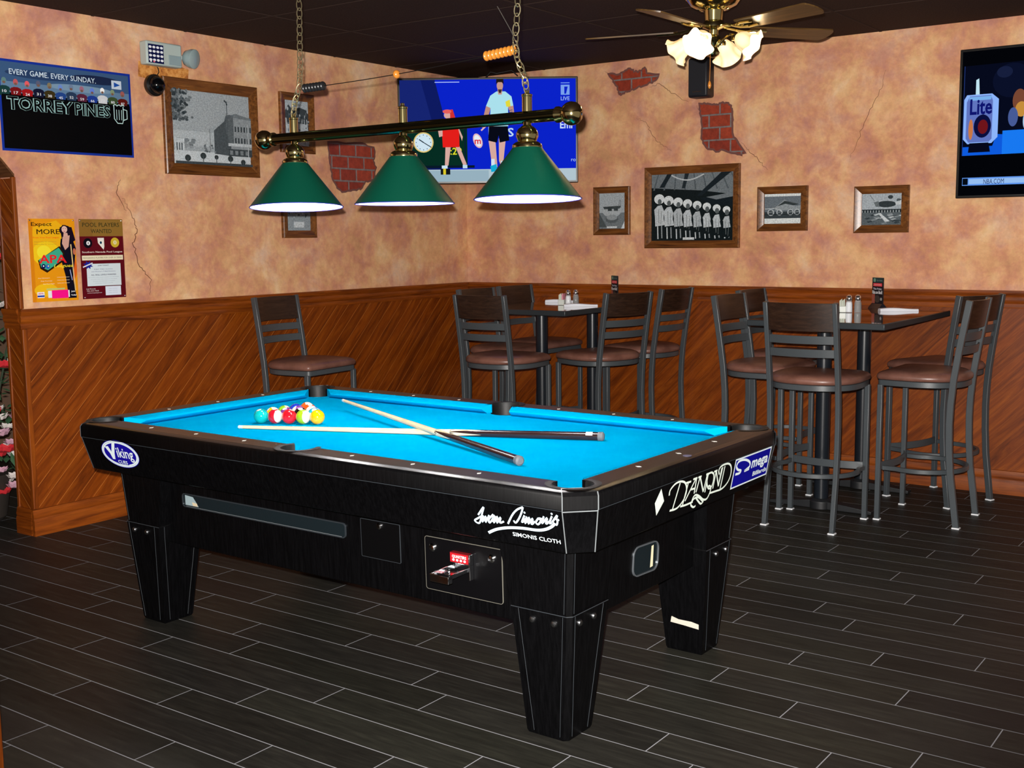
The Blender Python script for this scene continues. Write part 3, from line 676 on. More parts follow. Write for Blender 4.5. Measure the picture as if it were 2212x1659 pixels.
def art_menu(ar, A, B):
    X = lambda t: -A + 2 * A * t; Y = lambda t: B - 2 * B * t
    ar.rect(-A, -B, A, B, (24, 50, 150)); a, b = .965, .945
    ar.rect(-A * a, -B * b, A * a, B * b, (5, 6, 10)); ar.rect(-A * a, Y(.36), A * a, B * b, (58, 88, 128)); ar.ell(X(.3), Y(.14), A * .5, B * .1, (40, 62, 100)); ar.ell(X(.72), Y(.12), A * .4, B * .1, (28, 40, 72)); ar.rect(-A * a, Y(.36), A * a, Y(.24), (96, 128, 160)); ar.ell(X(.6), Y(.24), A * .5, B * .08, (120, 150, 176))
    ar.text('EVERY GAME. EVERY SUNDAY.', X(.40), Y(.13), B * .12, (206, 224, 240), A * 1.28, bold=.02)
    cs = [(24, 60, 60), (120, 20, 24), (160, 24, 30), (20, 24, 50), (60, 50, 24), (36, 70, 140), (40, 60, 90), (90, 36, 60), (30, 60, 150), (210, 214, 220), (60, 80, 50), (90, 24, 20)]
    for i, c in enumerate(cs):
        x = .04 + i * .0805; y = .235 + .008 * (i % 3)
        ar.ell(X(x), Y(y + .09), A * .085, B * .075, c, 10); ar.rect(X(x - .035), Y(.4), X(x + .035), Y(y + .1), c); ar.ell(X(x), Y(y), A * .035, B * .07, tuple(min(255, v + 70) for v in c), 10); ar.ell(X(x), Y(y + .02), A * .022, B * .03, (120, 90, 76), 8); ar.text(str((i * 7 + 2) % 90 + 8), X(x), Y(y + .115), B * .06, (226, 230, 236), A * .06, bold=.03)
    ar.rect(-A * a, Y(.97), A * a, Y(.385), (4, 5, 8))
    ar.poly([(X(.84), Y(.1)), (X(.92), Y(.1)), (X(.92), Y(.2)), (X(.84), Y(.2))], (200, 214, 230)); ar.poly([(X(.86), Y(.12)), (X(.91), Y(.15)), (X(.86), Y(.18))], (30, 80, 170))
    for word, cx, w in (('TORREY', .29, .97), ('PINES', .68, .56)):
        ar.text(word, X(cx), Y(.475), B * .30, (150, 190, 190), A * w, bold=.12); ar.text(word, X(cx), Y(.475), B * .30 * .97, (2, 3, 6), A * w * .975, bold=.02)
    mx, my, c = .895, .49, (190, 222, 222)
    ar.line([(X(mx - .045), Y(.40)), (X(mx - .045), Y(.55)), (X(mx - .02), Y(.6)), (X(mx + .02), Y(.6)), (X(mx + .03), Y(.55)), (X(mx + .03), Y(.40))], B * .022, c)
    ar.line([(X(mx + .03), Y(.43)), (X(mx + .06), Y(.44)), (X(mx + .06), Y(.54)), (X(mx + .03), Y(.56))], B * .022, c)
    for i in range(3): ar.line([(X(mx - .025 + i * .02), Y(.44)), (X(mx - .025 + i * .02), Y(.56))], B * .016, c)
    ar.line([(X(mx - .05 + i * .01), Y(.40 - .02 * abs(math.sin(i)))) for i in range(10)], B * .022, c)
e = poster(-3.612, -2.868, 1.90, 2.333, 'wide black chalk-style board with football players and a blue border', art_menu, 'menu_board', 'board', False)

# emergency light with sticker and one lamp head
e = empty('emergency_light', (0, 0, 0), 0, 'small white emergency light box with one round lamp head near the ceiling', 'emergency light'); e.matrix_world = wall_mat('L', -2.665, 2.450, .001)
MB().box(-.135, .095, -.06, .062, 0, .06).build('housing', mat('aged_white_housing', (176, 190, 186), .5), e, bevel=.008)
ar = Art(z0=.0605)
ar.rect(-.124, -.052, -.026, .045, (16, 22, 70))
for r in range(4):
    for k_ in range(4): ar.ell(-.111 + k_ * .024, .03 - r * .022, .010, .007, (232, 236, 244), 8)
ar.ell(-.11, -.044, .006, .005, (240, 240, 240), 8); ar.ell(-.09, -.044, .006, .005, (240, 120, 140), 8)
ar.build('sticker', e)
MB().box(.005, .085, -.05, .0, .059, .064).build('label_plate', mat('grey_label', (140, 160, 165), .5), e, bevel=.002)
hm = MB(); hm.at(Matrix.Translation((.145, -.005, .075)) @ Matrix.Rotation(-.5, 4, 'Z') @ Matrix.Rotation(.35, 4, 'Y'))
hm.lathe([(.018, -.05), (.042, -.03), (.052, .0), (.052, .02), (.046, .024)], 20).build('lamp_head', mat('grey_lamp_glass', (150, 170, 172), .2), e)
MB().tube([(.10, 0, .035), (.125, 0, .04), (.14, -.005, .05)], .012, 8).build('lamp_arm', M_WHITE, e)
# stained plaster under it
ar = Art(rough=.9, step=.0002, z0=.0002)
M_ST = mat('rusty_stain', (196, 128, 58), .9); t = NT(M_ST); t.link(t.ramp(t.noise(t.coord(), 28, 4, .7), [(0.35, (150, 84, 34)), (0.5, (206, 136, 62)), (0.65, (224, 164, 92))]), t.b.inputs['Base Color'])
ar._m = lambda c: M_ST
ar.poly([(-.17, -.04), (-.175, -.12), (-.1, -.128), (.0, -.135), (.15, -.125), (.16, -.05), (.1, -.04)], (0, 0, 0))
ar.build('plaster_stain', wl, wall_mat('L', -2.64, 2.448))
# dome camera
e = empty('dome_camera', (0, 0, 0), 0, 'round black security dome between the football board and the street picture', 'camera'); e.matrix_world = wall_mat('L', -2.73, 2.288, .0008)
MB().lathe([(.052, 0), (.058, .01), (.058, .03), (.05, .04)], 28).build('base', M_BLK, e)
MB().sphere((0, 0, .038), .046, 24, 14).build('dome', M_BLKG, e)
MB().tube([(.03, .05, .004), (.045, .075, .006), (.04, .095, .006), (.035, .10, .006)], .003, 6).build('cable', M_BLK, e)

# wall speaker
e = empty('wall_speaker', (0, 0, 0), 0, 'black box speaker on the wall just below the fan lights', 'speaker'); e.matrix_world = wall_mat('R', 1.93, 2.425, .0012)
MB().box(-.066, .066, -.118, .122, .03, .14).build('cabinet', mat('speaker_black', (20, 22, 30), .45), e, bevel=.014)
MB().box(-.058, .058, -.105, .112, .1402, .144).build('grille', mat('speaker_mesh', (16, 18, 26), .75), e, bevel=.003)
MB().box(-.03, .03, -.088, -.082, .144, .1465).build('badge', M_CHR, e)
MB().box(-.03, .03, -.03, .03, 0, .032).build('bracket', M_BLK, e)

# ================================================================== TELEVISIONS
def tv(M, w, h, label, art, bez=.012, depth=.05, strength=1.0, wallmount=True):
    e = empty('television', (0, 0, 0), 0, label, 'television'); e.matrix_world = M
    A, B = w / 2, h / 2
    MB().box(-A, A, -B, B, -depth, 0).build('casing', mat('tv_casing', (8, 8, 12), .3), e, bevel=.004)
    a, b = A - bez, B - bez
    m = MB(); m.box(-a, a, -b - .001, b, .0001, .0008); m.build('panel', mat('tv_panel', (4, 4, 6), .2), e, smooth=0)
    ar = Art(emit=strength, z0=.0009); art(ar, a, b); ar.build('screen_image', e)
    return e
def art_tennis(ar, A, B):
    X = lambda t: -A + 2 * A * t; Y = lambda t: B - 2 * B * t
    P = lambda pts, c: ar.poly([(X(a), Y(b)) for a, b in pts], c)
    R = lambda a, b, c, d, col: ar.rect(X(a), Y(d), X(c), Y(b), col)
    R(0, 0, 1, 1, (10, 34, 200)); P([(0, 0), (.20, 0), (.25, .36), (.25, .9), (0, .9)], (14, 26, 96)); P([(0, 0), (.12, 0), (.18, .4), (.1, .6), (0, .62)], (22, 36, 112))
    R(0, .88, 1, 1, (176, 196, 206)); R(.13, .89, .5, 1, (150, 176, 190)); R(.2, .02, .34, .028, (170, 190, 250))
    R(0, .46, .38, .86, (6, 44, 34)); R(.365, .46, .37, .86, (4, 20, 60)); R(0, .84, .42, .865, (8, 24, 40))
    ar.ell(X(.13), Y(.61), A * .115, B * .2, (222, 196, 120)); ar.ell(X(.13), Y(.61), A * .1, B * .175, (206, 228, 240)); ar.line([(X(.13), Y(.61)), (X(.175), Y(.66))], B * .016, (20, 40, 50)); ar.line([(X(.13), Y(.61)), (X(.105), Y(.58))], B * .02, (20, 40, 50))
    for i in range(12): t = i * PI / 6; ar.ell(X(.13) + A * .082 * math.cos(t), Y(.61) + B * .145 * math.sin(t), A * .006, B * .01, (60, 90, 110), 6)
    ar.text(':29', X(.315), Y(.70), B * .14, (226, 226, 40), A * .13, bold=.03)
    # ball kid
    s = (214, 168, 158)
    P([(.255, .66), (.285, .66), (.27, .84), (.25, .84)], s); P([(.31, .65), (.335, .65), (.375, .83), (.355, .84)], s)
    P([(.235, .42), (.30, .38), (.335, .44), (.335, .66), (.24, .66)], (226, 30, 26)); P([(.215, .5), (.24, .44), (.24, .55), (.22, .56)], s); P([(.325, .44), (.355, .56), (.35, .6), (.335, .52)], s)
    ar.ell(X(.272), Y(.345), A * .045, B * .07, s); P([(.24, .30), (.30, .29), (.315, .38), (.285, .40), (.285, .33)], (206, 50, 48)); ar.ell(X(.268), Y(.31), A * .05, B * .04, (228, 96, 90))
    R(.232, .84, .265, .875, (200, 226, 240)); R(.352, .835, .378, .87, (190, 220, 236))
    R(.225, .87, .28, .93, (16, 20, 26)); R(.24, .87, .255, .93, (220, 200, 40))
    # writing behind
    ar.text('I', X(.505), Y(.50), B * .16, (186, 214, 246), bold=.0); ar.text('S', X(.628), Y(.52), B * .17, (186, 214, 246), A * .07, bold=.04)
    ar.text('Emi', X(.945), Y(.45), B * .15, (200, 220, 250), A * .14, bold=.05); ar.text('ro', X(.985), Y(.80), B * .05, (170, 200, 240))
    # player
    P([(.50, .58), (.54, .58), (.55, .86), (.53, .88), (.515, .78)], s); P([(.56, .58), (.60, .58), (.585, .80), (.575, .87), (.56, .80)], s)
    P([(.505, .44), (.61, .43), (.62, .6), (.565, .62), (.56, .55), (.548, .62), (.50, .6)], (8, 10, 22))
    P([(.515, .16), (.55, .12), (.60, .12), (.635, .17), (.645, .26), (.615, .28), (.615, .46), (.51, .46), (.515, .28), (.49, .26)], (170, 224, 236)); P([(.60, .22), (.625, .2), (.63, .27), (.605, .27)], (226, 216, 60))
    P([(.49, .26), (.515, .28), (.50, .38), (.48, .48), (.465, .47), (.475, .36)], (190, 140, 126)); P([(.615, .27), (.645, .26), (.65, .34), (.63, .36)], (190, 140, 126))
    [ar.line([(X(.615), Y(.31 + .02 * i)), (X(.64), Y(.30 + .02 * i))], B * .012, (20, 60, 120)) for i in range(4)]
    P([(.555, .08), (.585, .08), (.58, .15), (.56, .15)], (196, 150, 136)); ar.ell(X(.57), Y(.065), A * .036, B * .09, (196, 150, 136)); P([(.55, .0), (.59, .0), (.592, .05), (.58, .03), (.56, .03), (.548, .05)], (30, 22, 24)); P([(.558, .10), (.583, .10), (.575, .135), (.565, .135)], (60, 44, 44))
    R(.515, .78, .535, .86, (210, 226, 240)); P([(.51, .85), (.545, .83), (.55, .9), (.515, .91)], (20, 170, 210)); P([(.57, .8), (.59, .8), (.585, .88), (.57, .88)], (196, 220, 236))
    ar.ell(X(.44), Y(.6), A * .05, B * .15, (224, 180, 190), 20, .35); ar.ell(X(.44), Y(.6), A * .038, B * .12, (230, 236, 240), 20, .35); ar.text('m', X(.44), Y(.61), B * .09, (214, 40, 60), bold=.05); ar.line([(X(.46), Y(.5)), (X(.485), Y(.46))], B * .03, (224, 180, 190))
    R(.915, .04, .965, .16, (120, 160, 236)); ar.line([(X(.915), Y(.055)), (X(.965), Y(.055))], B * .03, (10, 34, 200)); P([(.935, .08), (.955, .08), (.945, .15), (.935, .15)], (10, 34, 200)); ar.text('LIVE', X(.94), Y(.195), B * .075, (150, 180, 240), A * .1, bold=.03)
TVR, TVN = rt, Vector((-sy, -cy, 0)) * 1.0
TVN = Vector((-math.sin(YAW), -math.cos(YAW), 0))
d_ = fw + r2 * ((1054.5 - 1106) / FPX) - u2 * ((282 - 829.5) / FPX)
t_ = (-.50 - CAM_LOC.y) / d_.y; ctr = CAM_LOC + d_ * t_; dep = (ctr - CAM_LOC).dot(fw)
tw, th = 388 * dep / FPX, 225 * dep / FPX
tcm = tv(basis(ctr, rt, (0, 0, 1), TVN), tw, th, 'flat television hung across the corner, showing a tennis match', art_tennis, .014, .05)
MB().box(-.12, .12, -.15, .15, -.09, -.05).build('mount_plate', M_BLK, tcm, bevel=.004)
MB().tube([(0, 0, -.09), (0.05, 0, -.25), (0, 0, -.40)], .02, 8).build('mount_arm', M_BLK, tcm)
MB().tube([(-.02, .34, -.04), (.02, .385, -.05), (.06, .375, -.05), (.16, .395, -.06), (.2, .36, -.05)], .004, 6).build('cable', M_BLK, tcm)
def art_can(ar, A, B):
    X = lambda t: -A + t; Y = lambda t: B - 2 * B * t      # x in metres from the left edge
    def P(pts, c): ar.poly([(X(a), Y(b)) for a, b in pts], c)
    P([(0, 0), (2 * A, 0), (2 * A, 1), (0, 1)], (3, 4, 8))
    P([(.012, .10), (2 * A, .08), (2 * A, .72), (.012, .72)], (6, 10, 28)); ar.ell(X(.26), Y(.22), .1, .09, (10, 16, 40)); ar.ell(X(.22), Y(.16), .04, .03, (22, 30, 60))
    P([(.012, .66), (.012, .72), (.32, .72), (.32, .60), (.19, .58), (.17, .66)], (14, 90, 220)); P([(.22, .56), (2 * A, .55), (2 * A, .72), (.22, .72)], (24, 120, 240))
    ar.ell(X(.30), Y(.36), .035, .06, (120, 70, 50)); ar.ell(X(.31), Y(.42), .03, .04, (196, 140, 60)); ar.ell(X(.27), Y(.47), .025, .05, (70, 90, 150)); ar.ell(X(.34), Y(.5), .02, .05, (170, 200, 230)); ar.ell(X(.36), Y(.3), .02, .05, (60, 110, 180))
    P([(.03, .30), (.16, .30), (.195, .34), (.195, .60), (.165, .64), (.04, .64), (.012, .60), (.012, .34)], (140, 180, 250)); P([(.045, .31), (.155, .31), (.165, .35), (.165, .61), (.15, .63), (.045, .63), (.03, .60), (.03, .35)], (96, 116, 190))
    P([(.075, .20), (.09, .19), (.095, .30), (.075, .30)], (190, 226, 240)); P([(.04, .315), (.16, .315), (.155, .34), (.045, .34)], (120, 176, 236))
    ar.text('Lite', X(.105), Y(.385), .085, (14, 20, 110), .115, bold=.06); ar.ell(X(.115), Y(.52), .045, .062, (10, 14, 60)); ar.ell(X(.118), Y(.525), .026, .038, (110, 20, 26)); ar.ell(X(.055), Y(.54), .012, .055, (200, 120, 70))
    P([(.05, .635), (.15, .635), (.16, .70), (.045, .70)], (6, 8, 26)); P([(.012, .1), (.016, .1), (.016, .72), (.012, .72)], (30, 50, 110))
    P([(.02, .875), (2 * A, .885), (2 * A, .935), (.02, .93)], (96, 150, 236)); P([(.022, .88), (.05, .88), (.05, .925), (.022, .925)], (4, 10, 20)); P([(.055, .885), (2 * A, .89), (2 * A, .925), (.055, .92)], (150, 190, 240))
    ar.text('NBA.COM', X(.185), Y(.906), .026, (20, 30, 90), .105, bold=.0)
tvr = tv(wall_mat('R', 3.49 + .70, 2.043, .07), 1.42, .80, 'flat television on the right wall, cut by the photo edge, showing a can', art_can, .014, .045)
MB().box(-.2, .2, -.15, .15, -.068, -.045).build('mount_plate', M_BLK, tvr)

# ================================================================== POOL TABLE
TC = Vector((2.524, -3.580, 0)); TA = -0.0073
pt = empty('pool_table', TC, TA, 'black coin-operated pool table with bright blue cloth in the middle of the room', 'pool table')
ZT, ZC = 0.785, 0.75
IL, IW = 1.0515, 0.5455           # inner edge of the rail tops
def octa(L, Wd, ch, z):
    return [(-L + ch, -Wd, z), (L - ch, -Wd, z), (L, -Wd + ch, z), (L, Wd - ch, z), (L - ch, Wd, z), (-L + ch, Wd, z), (-L, Wd - ch, z), (-L, -Wd + ch, z)]
PR = 0.058
POCK = [(-IL - .008, -IW - .008, 'c'), (0, -IW - .026, 's'), (IL + .008, -IW - .008, 'c'), (IL + .008, IW + .008, 'c'), (0, IW + .026, 's'), (-IL - .008, IW + .008, 'c')]
def arc_out(px, py, kind, r=PR):
    """points of the pocket edge bulging away from the playing area, counter-clockwise order of the whole outline"""
    if kind == 's':
        dy = abs(py) - IW; half = math.sqrt(r * r - dy * dy)
        a0, a1 = (math.atan2(dy, -half), math.atan2(dy, half)) if py < 0 else (math.atan2(-dy, half), math.atan2(-dy, -half))
        if py < 0: a0, a1 = a0 , a1 + 2 * PI
        else: a1 = a1 + 2 * PI if a1 < a0 else a1
        return [(px + r * math.cos(a0 + (a1 - a0) * i / 12), py + r * math.sin(a0 + (a1 - a0) * i / 12)) for i in range(13)]
    sx, sy_ = (1 if px > 0 else -1), (1 if py > 0 else -1)
    d = abs(px) - IL; h = math.sqrt(r * r - d * d)
    pA = (sx * IL, py - sy_ * h) ; pB = (px - sx * h, sy_ * IW)     # on the short edge / on the long edge
    aA = math.atan2(pA[1] - py, pA[0] - px); aB = math.atan2(pB[1] - py, pB[0] - px)
    if (sx, sy_) in ((-1, -1), (1, 1)): a0, a1 = aA, aB
    else: a0, a1 = aB, aA
    while a1 < a0: a1 += 2 * PI
    return [(px + r * math.cos(a0 + (a1 - a0) * i / 18), py + r * math.sin(a0 + (a1 - a0) * i / 18)) for i in range(19)]
inner = []
for p in POCK: inner += arc_out(*p)
def fill_ring(outer, inner_, z, b):
    bm = bmesh.new()
    vo = [bm.verts.new((x, y, z)) for x, y in outer]; vi = [bm.verts.new((x, y, z)) for x, y in inner_]
    ed = [bm.edges.new((v[i - 1], v[i])) for v in (vo, vi) for i in range(len(v))]
    bmesh.ops.triangle_fill(bm, edges=ed, use_beauty=True)
    bm.verts.index_update(); vs = [tuple(v.co) for v in bm.verts]; fs = [tuple(v.index for v in f.verts) for f in bm.faces]
    bm.free(); b.add(vs, fs)
b = MB().use(M_RAIL)
top_o = octa(1.133, .627, .064, ZT)
fill_ring([p[:2] for p in top_o], inner, ZT, b)
b.use(M_RAIL).loft([top_o, octa(1.144, .638, .067, .7835), octa(1.151, .645, .069, .780)], caps=False)
b.use(M_LAM).loft([octa(1.151, .645, .069, .780), octa(1.1555, .6495, .0695, .775), octa(1.157, .651, .070, .768), octa(1.157, .651, .070, .733), octa(1.10, .60, .06, .733)], caps=False)
n_ = len(inner); b.add([(x, y, ZT) for x, y in inner] + [(x, y, ZC - .01) for x, y in inner], [(i, (i + 1) % n_, n_ + (i + 1) % n_, n_ + i) for i in range(n_)])
b.build('top_rail', None, pt, smooth=50)
# apron
b = MB()
b.loft([octa(1.150, .644, .069, .7315), octa(1.154, .648, .069, .728), octa(1.130, .612, .056, .606), octa(1.124, .606, .055, .602), octa(.94, .44, .04, .602), octa(.94, .44, .04, .7315)], caps=False, closed=True)
b.build('apron', M_LAM, pt, smooth=30)
part('seam_strip', M_SEAM, pt, lambda b: b.loft([octa(1.1545, .6485, .069, .7285), octa(1.1553, .6493, .0693, .7295), octa(1.1545, .6485, .069, .7305)], caps=False, closed=True), smooth=0)
# corner trims
for sx in (-1, 1):
    for s2 in (-1, 1):
        def P3(L, Wd, ch, z, first): 
            return Vector((sx * (L - ch), s2 * Wd, z)) if first else Vector((sx * L, s2 * (Wd - ch), z))
        sec = [(1.133, .627, .064, .7856), (1.152, .646, .069, .780), (1.1575, .6515, .070, .770), (1.1575, .6515, .070, .733), (1.1545, .6485, .069, .728), (1.1305, .6125, .056, .606)]
        A_ = [P3(*q, True) for q in sec]; B_ = [P3(*q, False) for q in sec]
        nrm = Vector((sx, s2, 0)).normalized()
        m = MB().use(M_LAM)
        pa = [p + nrm * .0015 for p in A_]; pb = [p + nrm * .0015 for p in B_]
        inn = [Vector((sx * 1.078, s2 * .622, .7857)), Vector((sx * 1.128, s2 * .572, .7857))]
        m.add([tuple(p) for p in pa] + [tuple(p) for p in pb], [(i, i + 1, 6 + i + 1, 6 + i) for i in range(5)])
        k1 = Vector((sx * 1.095, s2 * .602, .7862)); k2 = Vector((sx * 1.112, s2 * .585, .7862))
        m.add([tuple(pa[0] + Vector((0, 0, .0006))), tuple(pb[0] + Vector((0, 0, .0006))), tuple(k2), tuple(k1)], [(0, 1, 2, 3)])
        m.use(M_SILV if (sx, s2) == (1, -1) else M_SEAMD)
        for pl in (pa, pb):
            m.tube([tuple(p + nrm * .0005) for p in pl[1:]], .0016, 5)
        m.tube([tuple(pa[1]), tuple(pa[0] + Vector((0, 0, .001))), tuple(k1)], .0013, 5)
        m.tube([tuple(pa[4] + nrm * .001), tuple(pb[4] + nrm * .001)], .0016, 5)
        m.tube([tuple(k1), tuple(k2)], .0011, 5)
        m.build('corner_trim', None, pt, smooth=30)
# bed cloth with concave pocket cut-outs
bed = []
for px, py, kd in POCK:
    if kd == 's':
        r = .064; dy = abs(py) - IW; yy = IW
        half = math.sqrt(r * r - dy * dy)
        a0 = math.atan2((IW - abs(py)), -half); a1 = math.atan2((IW - abs(py)), half)
        pts = [(px + r * math.cos(t), abs(py) + r * math.sin(t)) for t in [(-PI - .0 + (a0 + PI)) + (a1 - a0) * 0 for _ in ()]]
        # arc facing the play area, from left to right for the near side
        L_ = math.atan2(dy, -half); R_ = math.atan2(dy, half)
        arc = [(r * math.cos(L_ + (R_ - L_) * i / 10), dy * 0 + r * math.sin(L_ + (R_ - L_) * i / 10)) for i in range(11)]
        if py < 0: bed += [(px + x, py + y) for x, y in arc]
        else: bed += [(px - x, py - y) for x, y in arc]
    else:
        r = .066; sx, s2 = (1 if px > 0 else -1), (1 if py > 0 else -1); d = .008; h = math.sqrt(r * r - d * d)
        a1 = math.atan2(-h, -d); a2 = math.atan2(-d, -h)     # measured for the (+,+) corner
        base = [(r * math.cos(a1 + (a2 - a1) * i / 10), r * math.sin(a1 + (a2 - a1) * i / 10)) for i in range(11)]  # from short edge to long edge
        pts = [(px + sx * x, py + s2 * y) for x, y in base]
        if (sx, s2) in ((1, -1), (-1, 1)): pts = pts[::-1]
        bed += pts
b = MB(); bm_o = [(x, y, ZC) for x, y in bed]; b.loft([[(x, y, ZC - .02) for x, y in bed], bm_o]); b.build('bed_cloth', M_CLOTH, pt, smooth=0)
# cushions
def cushion(path_in, path_nose):
    """path_in / path_nose: two end points each, (x,y) at rail edge and at nose"""
    m = MB(); loops = []
    for (ix, iy), (nx, ny) in zip(path_in, path_nose):
        I = Vector((ix, iy)); N = Vector((nx, ny)); d = N - I
        q = lambda t, z: (I.x + d.x * t, I.y + d.y * t, z)
        loops.append([q(0, ZC), q(0, ZT - .0006), q(.2, ZT - .0012), q(.8, .7755), q(.95, .7728), q(1, .7695), q(.96, .7665), q(.50, ZC + .0005)])
    m.loft(loops); m.build('cushion', M_CLOTH, pt, smooth=40)
nz = .046
for s2 in (-1, 1):
    for sx in (-1, 1):
        cushion([(sx * .052, s2 * IW), (sx * .992, s2 * IW)], [(sx * .068, s2 * (IW - nz)), (sx * .925, s2 * (IW - nz))])
for sx in (-1, 1):
    cushion([(sx * IL, -.487), (sx * IL, .487)], [(sx * (IL - nz), -.42), (sx * (IL - nz), .42)])
# pocket liners and castings
for px, py, kd in POCK:
    m = MB(); N_ = 28; r = PR + .001
    vs = []; fs = []
    ins = Vector((-px, -py, 0)); ins = ins.normalized() if kd == 'c' else Vector((0, -1 if py > 0 else 1, 0))
    if kd == 'c': ins = Vector((-1 if px > 0 else 1, -1 if py > 0 else 1, 0)).normalized()
    a0 = math.atan2(ins.y, ins.x); gap = 1.0 if kd == 's' else .86
    ang = [a0 + gap + (2 * PI - 2 * gap) * i / N_ for i in range(N_ + 1)]
    prof = [(r + .02, ZT + .0012), (r + .008, ZT + .0026), (r - .001, ZT + .001), (r - .004, ZT - .006), (r - .006, .70), (r - .010, .66)]
    for t in ang:
        for rr, z in prof: vs.append((px + rr * math.cos(t), py + rr * math.sin(t), z))
    k_ = len(prof)
    for i in range(N_):
        for j in range(k_ - 1): fs.append((i * k_ + j, i * k_ + j + 1, (i + 1) * k_ + j + 1, (i + 1) * k_ + j))
    m.use(M_RUB).add(vs, fs)
    m.lathe([(r - .009, .662), (.001, .660)], 24, (px, py, 0), caps=False)
    m.lathe([(r - .004, .748), (r - .006, .70), (r - .009, .662)], 24, (px, py, 0), caps=False)
    m.build('pocket_liner', None, pt, smooth=50)
# sights
for s2 in (-1, 1):
    for i in (-3, -2, -1, 1, 2, 3):
        x, y = i * .2515, s2 * (IW + .035)
        MB().prism([(x - .0065, y), (x, y - .010), (x + .0065, y), (x, y + .010)], ZT, ZT + .0006).build('sight', mat('pearl_sight', (235, 235, 225), .3), pt, smooth=0)
for sx in (-1, 1):
    for i in (-1, 0, 1):
        x, y = sx * (IL + .037), i * .248
        MB().prism([(x - .010, y), (x, y - .0065), (x + .010, y), (x, y + .0065)], ZT, ZT + .0006).build('sight', mat('pearl_sight'), pt, smooth=0)
MB().lathe([(.014, ZT), (.014, ZT + .0008), (.002, ZT + .0009)], 20, (IL + .078, -.02, 0)).build('rail_badge', mat('dull_blue_badge', (92, 92, 120), .4), pt)
# cabinet body
def ring_box(L0, W0, L1, W1, z0, z1): return [[(-L0, -W0, z0), (L0, -W0, z0), (L0, W0, z0), (-L0, W0, z0)], [(-L1, -W1, z1), (L1, -W1, z1), (L1, W1, z1), (-L1, W1, z1)]]
part('cabinet_body', M_LAM, pt, lambda b: b.loft(ring_box(.975, .478, .992, .490, .325, .605)), smooth=0, bevel=.004)
# legs
def leg_pts(z):
    ks = [(0, .990, .489, .132, .124), (.39, 1.024, .520, .199, .195), (.605, 1.040, .535, .262, .238)]
    for a, c in zip(ks[:-1], ks[1:]):
        if z <= c[0] + 1e-6:
            t = (z - a[0]) / (c[0] - a[0]); return [a[i] + (c[i] - a[i]) * t for i in range(1, 5)]
def leg_loop(z, grow, sx, s2, ch=.013):
    ox, oy, wx, wy = leg_pts(z); ox += grow; oy += grow; wx += 2 * grow; wy += 2 * grow
    pts = [(ox - wx, oy), (ox - ch, oy), (ox, oy - ch), (ox, oy - wy), (ox - wx, oy - wy)]
    L = [(sx * x, s2 * y, z) for x, y in pts]
    return L if sx * s2 > 0 else L[::-1]
for sx in (-1, 1):
    for s2 in (-1, 1):
        m = MB().use(M_LAM)
        m.loft([leg_loop(.388, 0, sx, s2), leg_loop(.604, 0, sx, s2)])
        m.loft([leg_loop(0.0, .001, sx, s2), leg_loop(.01, .004, sx, s2), leg_loop(.388, .004, sx, s2), leg_loop(.391, .002, sx, s2)])
        m.use(M_SEAM)
        def face_line(z0, z1, t_in, face, grow):
            """thin line on the outer x or y face, t_in metres from its outer (t>0) or inner (t<0) edge"""
            P_ = []
            for z in (z0, z1):
                ox, oy, wx, wy = leg_pts(z); gx = grow + .0006
                if face == 'y': x = ox - t_in if t_in > 0 else ox - wx - t_in; P_.append((sx * x, s2 * (oy + gx), z))
                else: y = oy - t_in if t_in > 0 else oy - wy - t_in; P_.append((sx * (ox + gx), s2 * y, z))
            m.tube(P_, .0007, 4)
        for face in ('x', 'y'):
            face_line(.012, .387, .021, face, .004); face_line(.012, .387, -.022, face, .004); face_line(.395, .60, .020, face, 0)
        L_ = leg_loop(.3895, .0045, sx, s2)
        m.tube([L_[i] for i in (0, 1, 2, 3)] if sx * s2 > 0 else [L_[i] for i in (4, 3, 2, 1)], .0012, 4)
        # the inner x face too (seen on the left and far legs)
        for z0, z1 in ((.012, .387),):
            for ty in (.021, -.022):
                P_ = []
                for z in (z0, z1):
                    ox, oy, wx, wy = leg_pts(z); y = oy - ty if ty > 0 else oy - wy - ty; P_.append((sx * (ox - wx - .0046), s2 * y, z))
                m.tube(P_, .0007, 4)
        lg = m.build('leg', None, pt, smooth=30)
        for (f, t) in (('y', .05), ('y', .125), ('x', .045), ('x', .12)):
            ox, oy, wx, wy = leg_pts(.362)
            if f == 'y': c = (sx * (ox - t), s2 * (oy + .004), .362); mt = basis(c, (1, 0, 0), (0, 0, -s2), (0, s2, 0))
            else: c = (sx * (ox + .004), s2 * (oy - t), .362); mt = basis(c, (0, 1, 0), (0, 0, sx), (sx, 0, 0))
            bo = MB().lathe([(.0105, 0), (.0105, .002), (.008, .006), (.003, .0075), (.0005, .0076)], 14).build('bolt', M_STEEL, lg); bo.matrix_local = mt
        if sx == 1 and s2 == 1:
            fp = MB().box(.905, .972, .3785, .379, .105, .122); 
# kick plate low on the inner face of the far right leg
ox, oy, wx, wy = leg_pts(.1)
MB().add([(ox - .122, oy - wy - .0062, .104), (ox - .07, oy - wy - .0062, .101), (ox - .012, oy - wy - .0062, .096), (ox - .012, oy - wy - .0066, .114), (ox - .04, oy - wy - .0066, .119), (ox - .09, oy - wy - .0066, .119), (ox - .118, oy - wy - .0066, .126)], [tuple(range(7))]).build('worn_strip', mat('bare_chipped_edge', (196, 190, 176), .6), pt, smooth=0)
